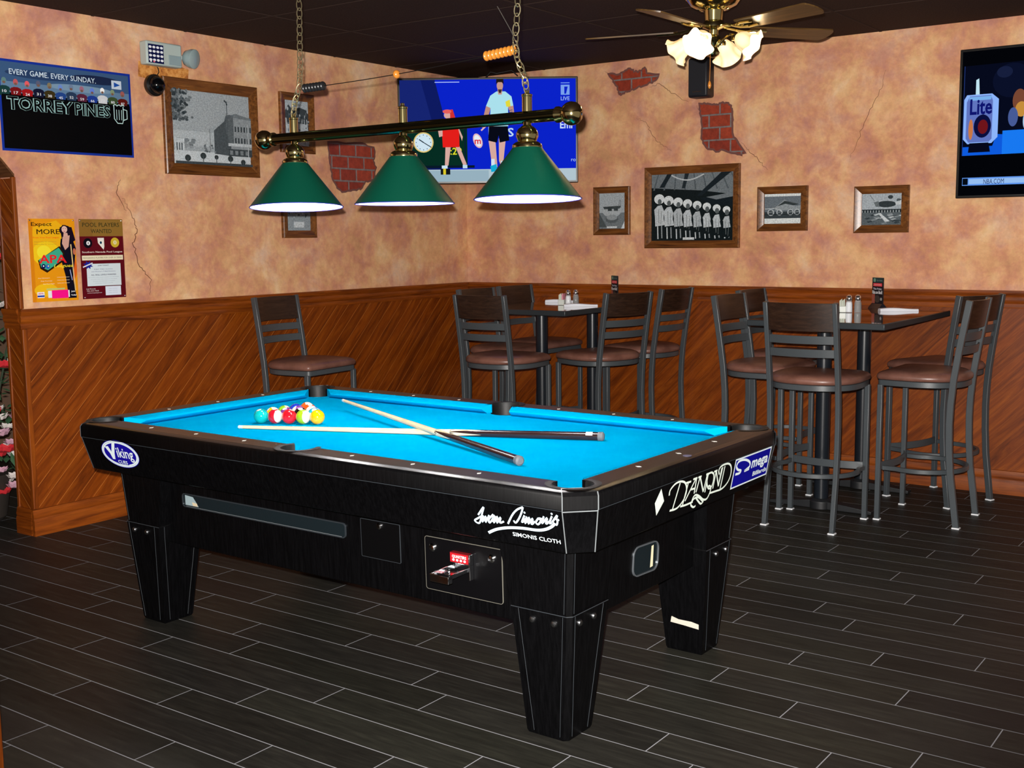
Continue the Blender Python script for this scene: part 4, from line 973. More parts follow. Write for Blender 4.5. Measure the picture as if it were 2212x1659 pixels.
# near side fittings; local plane y = -.4865
def nearm(x, z, d=.0): # tilt of cabinet wall is tiny: treat as upright
    t = (z - .325) / .28; y = -(.478 + .012 * t) - d
    return basis((x, y, z), (1, 0, 0), (0, -.043, 1), (0, -1, 0))
def rrect(w, h, r, n=5):
    out = []
    for cx, cy_, a in ((w / 2 - r, h / 2 - r, 0), (-w / 2 + r, h / 2 - r, 90), (-w / 2 + r, -h / 2 + r, 180), (w / 2 - r, -h / 2 + r, 270)):
        for i in range(n + 1):
            t = math.radians(a + 90 * i / n); out.append((cx + r * math.cos(t), cy_ + r * math.sin(t)))
    return out
LX = lambda wx: wx - TC.x
def bezel(m, w, h, r, t, d):
    a, b_ = rrect(w, h, r), rrect(w - 2 * t, h - 2 * t, max(r - t, .002)); n = len(a)
    m.loft([[(x, y, 0) for x, y in a], [(x, y, d) for x, y in a], [(x, y, d) for x, y in b_], [(x, y, 0) for x, y in b_]], caps=False)
win = MB().use(mat('window_bezel', (60, 66, 72), .3, .5)); bezel(win, .84, .052, .014, .0035, .005)
win.use(mat('smoked_glass', (22, 30, 34), .18, 0, .6)).add([(x, y, .0015) for x, y in rrect(.835, .047, .012)], [tuple(range(24))])
w_ = win.build('ball_window', None, pt, smooth=30); w_.matrix_local = nearm(LX(2.228), .505, .0008)
tr = MB(); tr.use(mat('bright_end_plate', (150, 170, 176), .35)).add([(-.405, -.018, .002), (-.33, -.018, .002), (-.345, .0, .002), (-.36, .016, .002), (-.405, .019, .002)], [(0, 1, 2, 3, 4)])
tr.use(mat('pale_block', (206, 190, 160), .6)).add([(-.362, -.017, .0024), (-.335, -.017, .0024), (-.338, -.006, .0024), (-.366, -.004, .0024)], [(0, 1, 2, 3)])
tr.use(M_SILV).add([(-.40, -.0235, .0027), (.40, -.0235, .0027), (.40, -.0215, .0027), (-.40, -.0215, .0027)], [(0, 1, 2, 3)])
tr.build('tray_detail', None, w_, smooth=0)
dp = MB().prism(rrect(.168, .125, .004), 0, .0022).build('access_door', mat('door_black', (5, 5, 6), .35, 0, .3), pt, smooth=0); dp.matrix_local = nearm(LX(2.80), .495, .0006)
dl = MB().use(M_SEAM); bezel(dl, .170, .127, .004, .0012, .0026); dl.build('door_edge', None, dp, smooth=0)
MB().lathe([(.011, 0), (.011, .004), (.007, .007), (.0005, .0072)], 16, (-.002, .048, .002)).build('lock', M_CHR, dp)
cp = MB().prism(rrect(.298, .168, .008), 0, .003).build('coin_panel', mat('coin_plate_black', (7, 7, 9), .3, 0, .4), pt, smooth=0); cp.matrix_local = nearm(LX(3.138), .455, .0008)
cl_ = MB().use(mat('plate_edge', (120, 118, 108), .5, .2)); bezel(cl_, .300, .170, .009, .0014, .0034); cl_.build('panel_edge', None, cp, smooth=0)
for x in (-.118, .112):
    MB().lathe([(.013, 0), (.013, .004), (.009, .008), (.0005, .009)], 18, (x, .052, .003)).build('lock', M_CHR, cp)
cs = MB().use(M_CHR)
cs.box(-.036, .042, .020, .024, .003, .02); cs.box(.036, .042, -.025, .055, .003, .022)
cs.box(-.036, .036, .0, .006, .003, .115); cs.box(-.036, -.032, .0, .014, .003, .112); cs.box(.032, .036, .0, .014, .003, .112); cs.box(-.036, .036, -.012, .012, .098, .118)
cs.tube([(.0, .010, .075), (.0, .010, .082)], .010, 12)
cs.build('coin_slide', None, cp, bevel=.0015)
ci = Art(z0=.0205); ci.rect(-.034, .025, .034, .052, (190, 24, 34)); ci.text('QUARTERS', 0, .042, .011, (236, 236, 236), .055, bold=.05)
for i in range(4): ci.ell(-.022 + .0145 * i, .032, .005, .004, (226, 226, 230), 8)
MB().box(-.036, .036, .0242, .054, .003, .020).build('coin_plate', mat('red_plate', (120, 20, 26), .4), cp)
ci.build('coin_label', cp)
# end window on the right face
em = lambda y, z, d=0: basis((.975 + .017 * (z - .325) / .28 + d, y, z), (0, 1, 0), (.06, 0, 1), (1, 0, 0))
wn2 = MB().use(mat('end_bezel', (120, 126, 132), .3, .6)); bezel(wn2, .155, .098, .03, .004, .006)
wn2.use(mat('smoked_glass')).add([(x, y, .002) for x, y in rrect(.15, .093, .027)], [tuple(range(24))])
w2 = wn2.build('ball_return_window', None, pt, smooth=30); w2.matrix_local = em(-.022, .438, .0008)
MB().use(mat('pale_ball_strip', (232, 222, 186), .5)).add([(.030, -.036, .0026), (.047, -.034, .0026), (.047, .036, .0026), (.034, .034, .0026)], [(0, 1, 2, 3)]).build('ball_return_strip', None, w2, smooth=0)  # flat pale strip laid over the end window glass
# decals on the aprons
def apron_near(x, z): # tilted plane of the apron: outer y at z
    t = (z - .606) / .122; y = -(.612 + .036 * t) - .0006
    return basis((x, y, z), (1, 0, 0), Vector((0, -.036, .122)).normalized(), Vector((0, -.122, -.036)).normalized())
def apron_end(y, z):
    t = (z - .606) / .122; x = 1.130 + .024 * t + .0006
    return basis((x, y, z), (0, 1, 0), Vector((.024, 0, .122)).normalized(), Vector((.122, 0, -.024)).normalized())
ar = Art(rough=.35); NV = (24, 16, 150); WH = (226, 240, 246)
ar.ell(0, 0, .112, .056, NV, 48); ar.ell(0, 0, .109, .0535, WH, 48); ar.ell(0, 0, .1035, .0495, (96, 130, 170), 48); ar.ell(0, 0, .1025, .0485, WH, 48); ar.ell(0, 0, .095, .043, NV, 48)
ar.poly([(-.084, .022), (-.062, .026), (-.050, .004), (-.035, .036), (-.028, .047), (-.012, .047), (-.020, .030), (-.034, -.002), (-.040, -.026), (-.055, -.026), (-.062, -.004)], WH)
ar.text('iking', .030, -.001, .054, WH, .098, bold=.03, shear=.0); ar.rect(-.03, -.0425, .036, -.0235, NV).text('CUES', .002, -.0330, .0135, WH, .056, bold=.03)
ar.build('cue_logo_decal', pt, apron_near(LX(1.650), .684))
# script signature
ar = Art(rough=.35); SW = (206, 232, 248)
def scr(pts, w=.0052, sx=1.0):
    P_ = []
    for i in range(len(pts) - 1):
        p0 = Vector(pts[max(i - 1, 0)]); p1 = Vector(pts[i]); p2 = Vector(pts[i + 1]); p3 = Vector(pts[min(i + 2, len(pts) - 1)])
        for j in range(5):
            t = j / 5.0
            q = 0.5 * ((2 * p1) + (p2 - p0) * t + (2 * p0 - 5 * p1 + 4 * p2 - p3) * t * t + (3 * p1 - p0 - 3 * p2 + p3) * t ** 3); P_.append(tuple(q))
    P_.append(pts[-1]); ar.line(P_, w, SW)
SIG = [[(-0.1227,-0.0039),(-0.0971,0.0245),(-0.1054,0.0064),(-0.1236,-0.0295),(-0.1397,-0.0245),(-0.1252,-0.0145),(-0.1052,-0.0028)],[(-0.1041,-0.0027),(-0.1127,-0.0244),(-0.0953,-0.0044),(-0.1012,-0.0239),(-0.0821,0.0012)],[(-0.0667,0.006),(-0.0857,-0.0116),(-0.0871,-0.0236),(-0.0732,-0.0103),(-0.0651,0.0056),(-0.0746,-0.0192)],[(-0.0608,0.0023),(-0.0713,-0.0211),(-0.053,0.0013),(-0.0598,-0.02),(-0.0424,0.0004),(-0.0485,-0.0176),(-0.0333,-0.011)],[(-0.0206,-0.0167),(0.0013,0.0146),(0.022,0.0342),(0.0438,0.0451)],[(0.0438,0.0451),(0.0354,0.0271),(0.0216,0.0056),(0.0076,-0.009),(0.0021,-0.0025)],[(0.0435,0.0194),(0.0299,-0.0043),(0.0451,0.0088)],[(0.0507,0.0169),(0.04,-0.0058),(0.0594,0.0152),(0.0512,-0.0053),(0.0701,0.0138),(0.0622,-0.0054),(0.0757,0.0057)],[(0.0901,0.018),(0.0789,0.0038),(0.0847,-0.0022),(0.0961,0.01),(0.0913,0.0176),(0.1036,0.0171)],[(0.1096,0.0263),(0.0985,0.0032),(0.1197,0.0231),(0.112,0.0038),(0.1249,0.0132)],[(0.137,0.031),(0.1243,0.0084),(0.1322,0.0102)],[(0.1337,0.0116),(0.1548,0.036),(0.1501,0.025),(0.1524,0.0174),(0.147,0.006),(0.139,0.0101)]]
for st_ in SIG: scr([tuple(q) for q in st_], .0056)
scr([(-0.0973,-0.0568),(-0.0646,-0.0407),(-0.0216,-0.029),(0.0293,-0.0226),(0.0782,-0.0209),(0.1085,-0.0134),(0.1316,-0.0005),(0.1423,0.0106)], .0085)
for q in [(0.0461,0.0287),(0.1378,0.0385),(0.1562,0.0227)]: ar.ell(q[0], q[1], .0034, .0034, SW, 8)
ar.text('SIMONIS CLOTH', .070, -.0465, .0125, WH, .160, bold=.022)
o_s = ar.build('signature_decal', pt, apron_near(LX(3.437), .682))
# end apron logos
ar = Art(rough=.35); DW = (224, 236, 226)
ar.poly([(-0.2618,0.051),(-0.2296,0.0064),(-0.2628,-0.033),(-0.2867,0.0106)], DW)
def sw(pts, w):
    sv = SW
    P_ = []
    for i in range(len(pts) - 1):
        p0 = Vector(pts[max(i - 1, 0)]); p1 = Vector(pts[i]); p2 = Vector(pts[i + 1]); p3 = Vector(pts[min(i + 2, len(pts) - 1)])
        for j in range(5):
            t = j / 5.0; P_.append(tuple(0.5 * ((2 * p1) + (p2 - p0) * t + (2 * p0 - 5 * p1 + 4 * p2 - p3) * t * t + (3 * p1 - p0 - 3 * p2 + p3) * t ** 3)))
    P_.append(pts[-1]); ar.line(P_, w, DW)
DIA = [[(-0.2022,0.0182),(-0.2018,0.0354),(-0.1752,0.0501),(-0.141,0.0512),(-0.1087,0.0401),(-0.0905,0.0139),(-0.0977,-0.0152),(-0.1331,-0.0359),(-0.1799,-0.0347)],[(-0.1443,0.0468),(-0.1632,-0.0347)],[(-0.1033,0.0391),(-0.0702,0.0379)],[(-0.0879,0.0387),(-0.1002,-0.0351)],[(-0.1134,-0.0349),(-0.077,-0.0373),(-0.0308,-0.0364)],[(-0.058,0.043),(-0.0307,0.0425)],[(-0.0407,0.0412),(-0.0884,-0.0224)],[(-0.0357,0.0414),(-0.0328,-0.0087)],[(-0.0596,0.0099),(-0.0301,0.0089)],[(-0.0246,0.043),(-0.0032,0.0426)],[(-0.0134,0.0414),(-0.0218,-0.0067)],[(-0.0109,0.0405),(0.0305,-0.0149)],[(0.0305,-0.0149),(0.0364,0.0422)],[(0.0287,0.043),(0.0482,0.043)],[(0.0423,0.0416),(0.0431,-0.0194)],[(0.0654,0.0437),(0.0446,0.0412),(0.0421,0.0207),(0.0528,-0.0002),(0.0707,-0.0121),(0.0861,-0.0066),(0.091,0.0137),(0.0835,0.0341),(0.0654,0.0437)],[(0.0584,-0.0034),(0.0689,-0.0023),(0.0813,-0.011),(0.0811,-0.0269),(0.0667,-0.0453),(0.0394,-0.0423),(0.0066,-0.0248),(-0.0205,-0.0153),(-0.0352,-0.0207),(-0.0404,-0.0342)],[(0.0835,0.0425),(0.1056,0.0428)],[(0.0974,0.0411),(0.0971,-0.0172)],[(0.0984,0.0409),(0.137,-0.0163)],[(0.137,-0.0163),(0.1358,0.046)],[(0.1264,0.0253),(0.1163,0.0409),(0.1285,0.0526),(0.1638,0.0549),(0.1917,0.049),(0.2103,0.0328),(0.2164,0.0078),(0.2033,-0.0159),(0.1682,-0.0309),(0.1228,-0.0307),(0.0821,-0.0292)],[(0.1574,0.0486),(0.1543,-0.0282)],[(0.1417,0.0481),(0.1376,-0.0014)],[(0.0442,-0.0517),(0.0025,-0.0276),(-0.0295,-0.0264),(-0.0445,-0.0414),(-0.0235,-0.0551),(-0.0082,-0.0541)],[(-0.0204,-0.023),(0.0231,-0.0526),(0.039,-0.0522)]]
for st_ in DIA: sw(st_, .0066)
ar.build('maker_logo_decal', pt, apron_end(-3.545 + 3.58, .672))
ar = Art(rough=.35)
OB = [(-0.1693,0.0603),(0.119,0.0608),(0.1183,-0.0431),(-0.1684,-0.0448)]
ocx = sum(p[0] for p in OB) / 4; ocy = sum(p[1] for p in OB) / 4
ar.poly(OB, WH).poly([(ocx + (x - ocx) * .955, ocy + (y - ocy) * .90) for x, y in OB], (16, 16, 140))
OM = [[(-0.1501,0.0056),(-0.1184,0.0043),(-0.1105,0.0117),(-0.1372,0.0198),(-0.1528,0.0335),(-0.1446,0.0474),(-0.1171,0.0504),(-0.0802,0.0441),(-0.0496,0.031),(-0.043,0.0165),(-0.0644,0.0091),(-0.0798,0.0051),(-0.0434,0.0065)]]
DWs = DW; DW = WH; sw(OM[0], .0085); DW = DWs
ar.text('mega', .037, .013, .040, WH, .132, bold=.07); ar.text('Billiards', .051, -.019, .0165, WH, .112, bold=.06)
ar.build('billiards_decal', pt, apron_end(-3.138 + 3.58, .668))

# ================================================================== BALLS AND CUES
BR = .0286
def ball_mat(nm, c, stripe):
    m = mat('ball_' + nm, c, .08, 0, .6, coat=.4); t = NT(m)
    v = t.coord(); s = t.node('ShaderNodeSeparateXYZ'); t.link(v, s.inputs[0])
    z = t.math('ABSOLUTE', s.outputs[2])
    x2 = t.math('ADD', t.math('POWER', s.outputs[1], 2.0), t.math('POWER', s.outputs[2], 2.0))
    spot = t.math('LESS_THAN', x2, (.0095) ** 2)
    if stripe:
        k = t.math('GREATER_THAN', z, .0145); col = t.mix(k, lin(c), lin((240, 236, 220)))
    else: col = t.mix(0.0, lin(c), lin(c))
    col = t.mix(spot, col, lin((240, 236, 220))); t.link(col, t.b.inputs['Base Color'])
    return m
row0 = Vector((1.9735, -3.6745)); rdir = Vector((.9025, .4305)).normalized(); pdir = Vector((-rdir.y, rdir.x))
BC = [
 [('teal', (10, 170, 170), 0, 'teal solid ball, left end of the front row of the rack'), ('maroon', (186, 20, 40), 1, 'red and white striped ball, second in the front row of the rack'), ('red', (214, 20, 34), 0, 'plain red ball in the middle of the front row'), ('lime', (150, 190, 30), 1, 'lime and white striped ball between the red and the yellow ball'), ('yellow', (240, 180, 8), 0, 'plain yellow ball, right end of the front row')],
 [('amber', (236, 160, 10), 1, 'amber striped ball behind the teal and red-striped balls'), ('purple', (110, 50, 130), 0, 'purple ball behind the striped red ball'), ('black', (10, 10, 14), 0, 'black ball in the second row of the rack'), ('aqua', (20, 160, 190), 1, 'aqua striped ball behind the yellow ball, second row end')],
 [('green', (120, 180, 40), 0, 'light green ball at the left end of the third rack row'), ('violet', (120, 60, 150), 1, 'violet striped ball in the middle of the third rack row'), ('blue', (20, 70, 190), 1, 'blue striped ball at the right end of the third rack row')],
 [('navy', (20, 50, 170), 0, 'dark blue ball, left one of the pair next to the far tip ball'), ('orange', (226, 80, 20), 0, 'plain orange ball, right one of the pair next to the far tip ball')],
 [('tangerine', (230, 90, 30), 1, 'orange striped ball at the far tip of the rack')]]
for r, rowb in enumerate(BC):
    for i, (nm, c, stp, lab) in enumerate(rowb):
        q = row0 + rdir * ((i - (len(rowb) - 1) / 2) * BR * 2.003) + pdir * (r * BR * 1.735)
        o = MB().sphere((0, 0, 0), BR, 28, 18).build('pool_ball', ball_mat(nm, c, stp), None, smooth=180)
        o.location = (q.x, q.y, ZC + BR + .0002)
        if r == 0 and stp: zz = (rt * .86 - fw * .48).normalized(); xx = Vector((0, 0, -1))       # white cap turned to the right
        else: xx = Vector((rnd.uniform(-.3, .3), rnd.uniform(-.3, .3), -1)).normalized(); zz = Vector((rnd.uniform(-1, 1), rnd.uniform(-1, 1), .3))
        xx = (xx - zz.normalized() * xx.dot(zz.normalized())).normalized(); zz = (zz - xx * zz.dot(xx)).normalized(); yy = zz.cross(xx)
        o.rotation_euler = Matrix(((xx.x, yy.x, zz.x), (xx.y, yy.y, zz.y), (xx.z, yy.z, zz.z))).to_euler()
        tag(o, lab, 'ball', 'racked pool balls')
def cue(tip, butt, label, roll=0.0):
    tip, butt = Vector(tip), Vector(butt); L = (butt - tip).length; d = (butt - tip).normalized()
    e = empty('pool_cue', (0, 0, 0), 0, label, 'cue'); x = d.cross(Vector((0, 0, 1))).normalized(); y = d.cross(x)
    e.matrix_world = basis(tip, x, y, d) @ Matrix.Rotation(roll, 4, 'Z')
    rad = lambda t: .0062 + (.0150 - .0062) * t ** 1.05
    fr = .60
    MB().lathe([(rad(t), L * t) for t in [.012 + (fr - .012) * i / 12 for i in range(13)]], 20).build('shaft', wood('maple', (214, 190, 150), (232, 210, 172), (240, 222, 190), 'Z', 2, .3, .3), e)
    m = MB().use(mat('dark_butt', (40, 22, 22), .22, coat=.5)); m.lathe([(rad(t), L * t) for t in [fr + (.985 - fr) * i / 10 for i in range(11)]], 24)
    m.build('butt', None, e)
    # pale points running into the butt
    m = MB().use(mat('maple'))
    for k_ in range(4):
        a = k_ * PI / 2; vs = []
        n = 8
        for i in range(n + 1):
            t = fr - .01 + (.075 + .02) * i / n; wd = (1 - i / n) * .78
            for s_ in (-1, 0, 1): vs.append(((rad(t) + .0005) * math.cos(a + wd * s_), (rad(t) + .0005) * math.sin(a + wd * s_), L * t))
        fs = []
        for i in range(n): fs += [(i * 3, i * 3 + 1, i * 3 + 4, i * 3 + 3), (i * 3 + 1, i * 3 + 2, i * 3 + 5, i * 3 + 4)]
        m.add(vs, fs)
    m.build('points', None, e)
    MB().lathe([(.0058, 0), (.0064, .002), (.0064, .004), (.0064, .018)], 16, caps=True).build('ferrule', mat('blue_white_ferrule', (190, 216, 226), .5), e)
    MB().lathe([(rad(1), L * .985), (rad(1) + .0008, L * .987), (rad(1) + .0008, L * .997), (.010, L + .001)], 20).build('bumper', mat('grey_rubber', (96, 100, 104), .6), e)
    return e, L, rad
e2, L2, rad = cue((1.890, -3.856, ZC + .0066), (3.200, -3.352, ZC + .0152), 'pool cue lying flat under the other cue, butt to the right', .35)
mm = MB().use(mat('white_sticker', (226, 230, 234), .4)); vs = []
for i in range(7):
    for z in (.955, .972): vs.append(((rad(z) + .0006) * math.cos(-1.9 + i * .2), (rad(z) + .0006) * math.sin(-1.9 + i * .2), L2 * z))
mm.add(vs, [(i * 2, i * 2 + 1, i * 2 + 3, i * 2 + 2) for i in range(6)]).build('sticker', None, e2)
cue((1.922, -3.324, ZC + .0460), (3.212, -3.872, ZC + .0152), 'pool cue crossing on top of the other, butt nearest the camera', .2)

# ================================================================== POOL TABLE LIGHT
LAMP = Vector((2.503, -3.580, 1.847))
lp = empty('pool_table_light', LAMP, TA, 'brass bar light with three green cone shades hanging over the pool table', 'lamp')
ax = lambda m: m.at(Matrix.Rotation(PI / 2, 4, 'Y'))
m = MB(); ax(m).lathe([(.020, -.70), (.020, .70)], 28); m.build('bar', M_BARB, lp)
for s_ in (-1, 1):
    m = MB(); m.at(Matrix.Rotation(PI / 2 * s_, 4, 'Y'))
    m.lathe([(.021, .66), (.026, .664), (.026, .672), (.022, .68), (.022, .690), (.030, .697), (.036, .708), (.038, .72), (.035, .735), (.026, .747), (.012, .753), (.001, .754)], 28); m.build('end_knob', M_BRASS, lp)
M_BULB = mat('bulb_glow', (255, 255, 255), .4, emit=(255, 248, 240), es=14)
tilts = (4.0, .4, 2.6)
for x, tl in zip((-.551, .004, .545), tilts):
    Mx = Matrix.Translation((x, 0, 0))
    m = MB(); m.at(Mx).lathe([(.0165, .018), (.0165, .066), (.018, .068), (.018, .073), (.007, .078), (.0068, .086), (.001, .088)], 20); m.build('top_cap', M_BRASS, lp)
    ho = MB(); ho.lathe([(.013, -.014), (.014, -.026), (.020, -.030), (.030, -.038), (.036, -.050), (.037, -.062), (.032, -.074), (.030, -.078), (.040, -.082), (.048, -.088), (.050, -.094), (.049, -.103), (.052, -.108)], 28, caps=False)
    hold = ho.build('shade_holder', M_BRASS, lp)
    sh = MB(); sh.use(M_GREEN).lathe([(.050, -.100), (.052, -.103), (.176, -.262), (.178, -.266)], 56, caps=False)
    sh.use(M_WHITEIN).lathe([(.178, -.266), (.1745, -.2655), (.050, -.106), (.046, -.104)], 56, caps=False)
    shade = sh.build('lamp_shade', None, hold, smooth=30)
    MB().tube([(.178 * math.cos(t), .178 * math.sin(t), -.2655) for t in [2 * PI * i / 56 for i in range(56)]], .0018, 6, True).build('shade_rim', mat('rim_blue_green', (30, 34, 150), .4), hold)  # violet-blue glow along the rim, painted as its colour
    MB().sphere((0, 0, -.165), .030, 18, 12).build('bulb', M_BULB, hold)
    w_dir = CAM_LOC - (LAMP + Vector((x, 0, 0))); hd = Vector((w_dir.x, w_dir.y, 0)).normalized(); axis = Vector((0, 0, 1)).cross(hd)
    hold.matrix_local = Mx @ Matrix.Rotation(-math.radians(tl), 4, axis)
    l = light('bulb_light', 'POINT', (0, 0, -.165), 10, (1.0, .97, .94), .032); l.parent = hold; l.location = (0, 0, -.212)
def chain(p0, p1, sag_pts=None, n=26, name='chain', parent=None, m_=None):
    P0, P1 = Vector(p0), Vector(p1); L = (P1 - P0).length; n = max(3, int(L / .030)); m = MB(); d = (P1 - P0).normalized()
    u = d.cross(Vector((0, 1, 0))).normalized(); w = d.cross(u)
    for i in range(n):
        c = P0 + d * (L * (i + .5) / n); a, b_ = (u, w) if i % 2 else (w, u)
        a = (a + b_ * .3).normalized()
        pts = []
        for j in range(14):
            t = 2 * PI * j / 14; pts.append(tuple(c + d * (.0205 * math.cos(t)) + a * (.0105 * math.sin(t))))
        m.tube(pts, .0020, 5, True)
    return m
mp = mat('chain_brass', (226, 216, 176), .36, 1)
def chain_obj(pts):
    m = MB(); al = []
    for a, b_ in zip(pts[:-1], pts[1:]):
        c_ = chain(a, b_); m.add(c_.v, c_.f)
    return m
chain_obj([(-.551, 0, .085), (-.542, 0, .13), (-.512, 0, .19), (-.506, 0, .26), (-.500, 0, .47), (-.505, 0, H - LAMP.z)]).build('chain', mp, lp)
chain_obj([(.545, 0, .085), (.535, 0, .135), (.508, 0, .19), (.500, 0, .24), (.512, 0, .36), (.515, 0, H - LAMP.z)]).build('chain', mp, lp)
for x in (-.505, .515): MB().lathe([(.03, H - LAMP.z), (.03, H - LAMP.z - .006), (.012, H - LAMP.z - .014), (.004, H - LAMP.z - .02)], 18, (x, 0, 0)).build('ceiling_hook', M_BRASS, lp)

# scoring wire with beads
wa = LAMP + Vector((-.492, 0, .178)); wb = LAMP + Vector((.512, 0, .222))
sb = empty('scoring_bead_wire', wa, 0, 'thin wire with black and wooden scoring beads strung between the lamp chains', 'scoring beads')
D_ = wb - wa
pt_on = lambda t: D_ * t + Vector((0, 0, -.010 * math.sin(PI * t)))
MB().tube([tuple(pt_on(i / 16)) for i in range(17)], .0016, 6).build('wire', mat('dark_wire', (30, 28, 28), .4, .5), sb)
M_BW = mat('varnished_bead', (196, 122, 44), .25, 0, .6); M_BB = mat('black_bead', (26, 27, 30), .3, 0, .6)
def bead(t, m_, r=.0165, q=.5):
    c = pt_on(t); o = MB().sphere((0, 0, 0), r, 16, 12, (q, 1, 1)).build('bead', m_, sb); o.location = c; o.rotation_euler = (0, -math.atan2(D_.z, D_.x), 0)
for i in range(7): bead(.012 + i * .0158, M_BB)
for i in range(8): bead(.868 + i * .0158, M_BW)
bead(.47, M_BW, .015, .8)
MB().tube([tuple(pt_on(1.0)), tuple(pt_on(1.0) + Vector((-.03, 0, .06))), tuple(pt_on(1.0) + Vector((-.085, 0, .145)))], .0013, 5).build('loose_wire_end', mat('grey_wire', (130, 126, 120), .3, .7), sb)

# ================================================================== CEILING FAN
FC = Vector((2.912, -1.936, 0)); FZ = 2.362
fn = empty('ceiling_fan', (FC.x, FC.y, H), 0, 'brass ceiling fan with wooden blades and frosted tulip lights', 'ceiling fan')
z_ = lambda z: z - H
MB().lathe([(.085, z_(2.600)), (.10, z_(2.595)), (.105, z_(2.585)), (.125, z_(2.57)), (.135, z_(2.55)), (.135, z_(2.51)), (.125, z_(2.495)), (.118, z_(2.49))], 36).build('motor_housing', M_BRASS, fn)
m = MB()
m.lathe([(.118, z_(2.49)), (.10, z_(2.466)), (.055, z_(2.445)), (.03, z_(2.44))], 36)
for i in range(18):
    t = 2 * PI * i / 18; m.tube([(.115 * math.cos(t), .115 * math.sin(t), z_(2.49)), (.06 * math.cos(t), .06 * math.sin(t), z_(2.448))], .004, 5)
m.build('vent_ring', M_BRASS, fn)
MB().lathe([(.045, z_(2.445)), (.04, z_(2.40)), (.05, z_(2.385)), (.05, z_(2.372)), (.022, z_(2.36)), (.020, z_(2.34)), (.034, z_(2.325)), (.036, z_(2.315)), (.024, z_(2.305)), (.018, z_(2.285)), (.022, z_(2.275)), (.03, z_(2.262)), (.026, z_(2.252)), (.012, z_(2.244)), (.001, z_(2.242))], 28).build('switch_housing', M_BRASS, fn)
M_BLADE = wood('blade_wood', (58, 40, 20), (86, 62, 32), (112, 82, 44), 'X', 1.6, .35)
for k in range(5):
    a = 3.432 + k * 2 * PI / 5
    bl = MB(); N = 12
    def outline():
        pts = []
        for i in range(9): x = .17 + (.56 - .17) * i / 8; pts.append((x, .050 + .014 * i / 8))
        for i in range(1, 8): t = PI / 2 - PI * i / 8; pts.append((.56 + .027 * math.cos(t), .064 * math.sin(t)))
        for i in range(9): x = .56 - (.56 - .17) * i / 8; pts.append((x, -(.064 - .014 * i / 8)))
        return pts
    bl.prism(outline(), -.003, .003)
    o = bl.build('blade', M_BLADE, fn, smooth=30)
    o.matrix_local = Matrix.Translation((0, 0, FZ - H)) @ Matrix.Rotation(a, 4, 'Z') @ Matrix.Rotation(math.radians(-11), 4, 'X')
    br = MB(); br.tube([(.045, 0, .015), (.11, 0, .004), (.15, .012, -.006), (.19, .028, -.006), (.25, .02, -.006)], .006, 6); br.tube([(.11, 0, .004), (.15, -.014, -.006), (.19, -.028, -.006), (.25, -.02, -.006)], .006, 6); br.tube([(.17, .0, -.006), (.20, .014, -.007), (.235, 0, -.007), (.20, -.014, -.007)], .005, 6, True)
    o2 = br.build('blade_bracket', M_BRASS, o)
def glass_mat():
    m = mat('frosted_tulip_glass', (255, 236, 200), .5, 0, .3, emit=(255, 200, 120), es=.55); t = NT(m); v = t.coord()
    s = t.node('ShaderNodeSeparateXYZ'); t.link(v, s.inputs[0])
    return m
M_GLASS = glass_mat()
for k in range(4):
    a = math.radians(5 + k * 90)
    Mk = Matrix.Translation((0, 0, 0)) @ Matrix.Rotation(a, 4, 'Z')
    arm = MB(); arm.tube([(.018, 0, z_(2.288)), (.045, 0, z_(2.315)), (.075, 0, z_(2.332)), (.102, 0, z_(2.330))], .0065, 8)
    arm.lathe([(.008, 0.0), (.018, -.004), (.021, -.02), (.019, -.026)], 18, (.104, 0, z_(2.332)))
    ao = arm.build('light_arm', M_BRASS, fn); ao.matrix_local = Mk
    g_ = MB(); N = 60; prof = [(.018, 0), (.030, -.012), (.038, -.03), (.040, -.048), (.044, -.064), (.053, -.078), (.066, -.088)]
    loops = []
    for i, (r, z) in enumerate(prof):
        amp = .10 * (i / 6.0) ** 1.4
        loops.append([((r * (1 + amp * math.cos(6 * 2 * PI * j / N))) * math.cos(2 * PI * j / N), (r * (1 + amp * math.cos(6 * 2 * PI * j / N))) * math.sin(2 * PI * j / N), z + (.007 * (i / 6.0) ** 2) * math.cos(6 * 2 * PI * j / N)) for j in range(N)])
    g_.loft(loops, caps=False)
    go = g_.build('glass_shade', M_GLASS, fn, smooth=180)
    go.matrix_local = Mk @ Matrix.Translation((.108, 0, z_(2.322))) @ Matrix.Rotation(math.radians(-58), 4, 'Y') @ Matrix.Scale(1.02, 4)
    bo = MB().sphere((0, 0, -.045), .017, 14, 10).build('bulb', mat('warm_bulb', (255, 255, 255), .4, emit=(255, 226, 170), es=18), go)
    l = light('fan_bulb_light', 'POINT', (0, 0, 0), 1.9, (1.0, .78, .48), .02); l.parent = go; l.location = (0, 0, -.075)
pc = MB(); pc.tube([(.0, -.03, z_(2.26)), (.002, -.034, z_(2.20)), (.0, -.034, z_(2.135))], .0011, 5); pc.lathe([(.002, 0), (.006, -.008), (.008, -.02), (.005, -.03), (.001, -.034)], 12, (0, -.034, z_(2.137)))
pc.build('pull_chain', M_BW, fn)

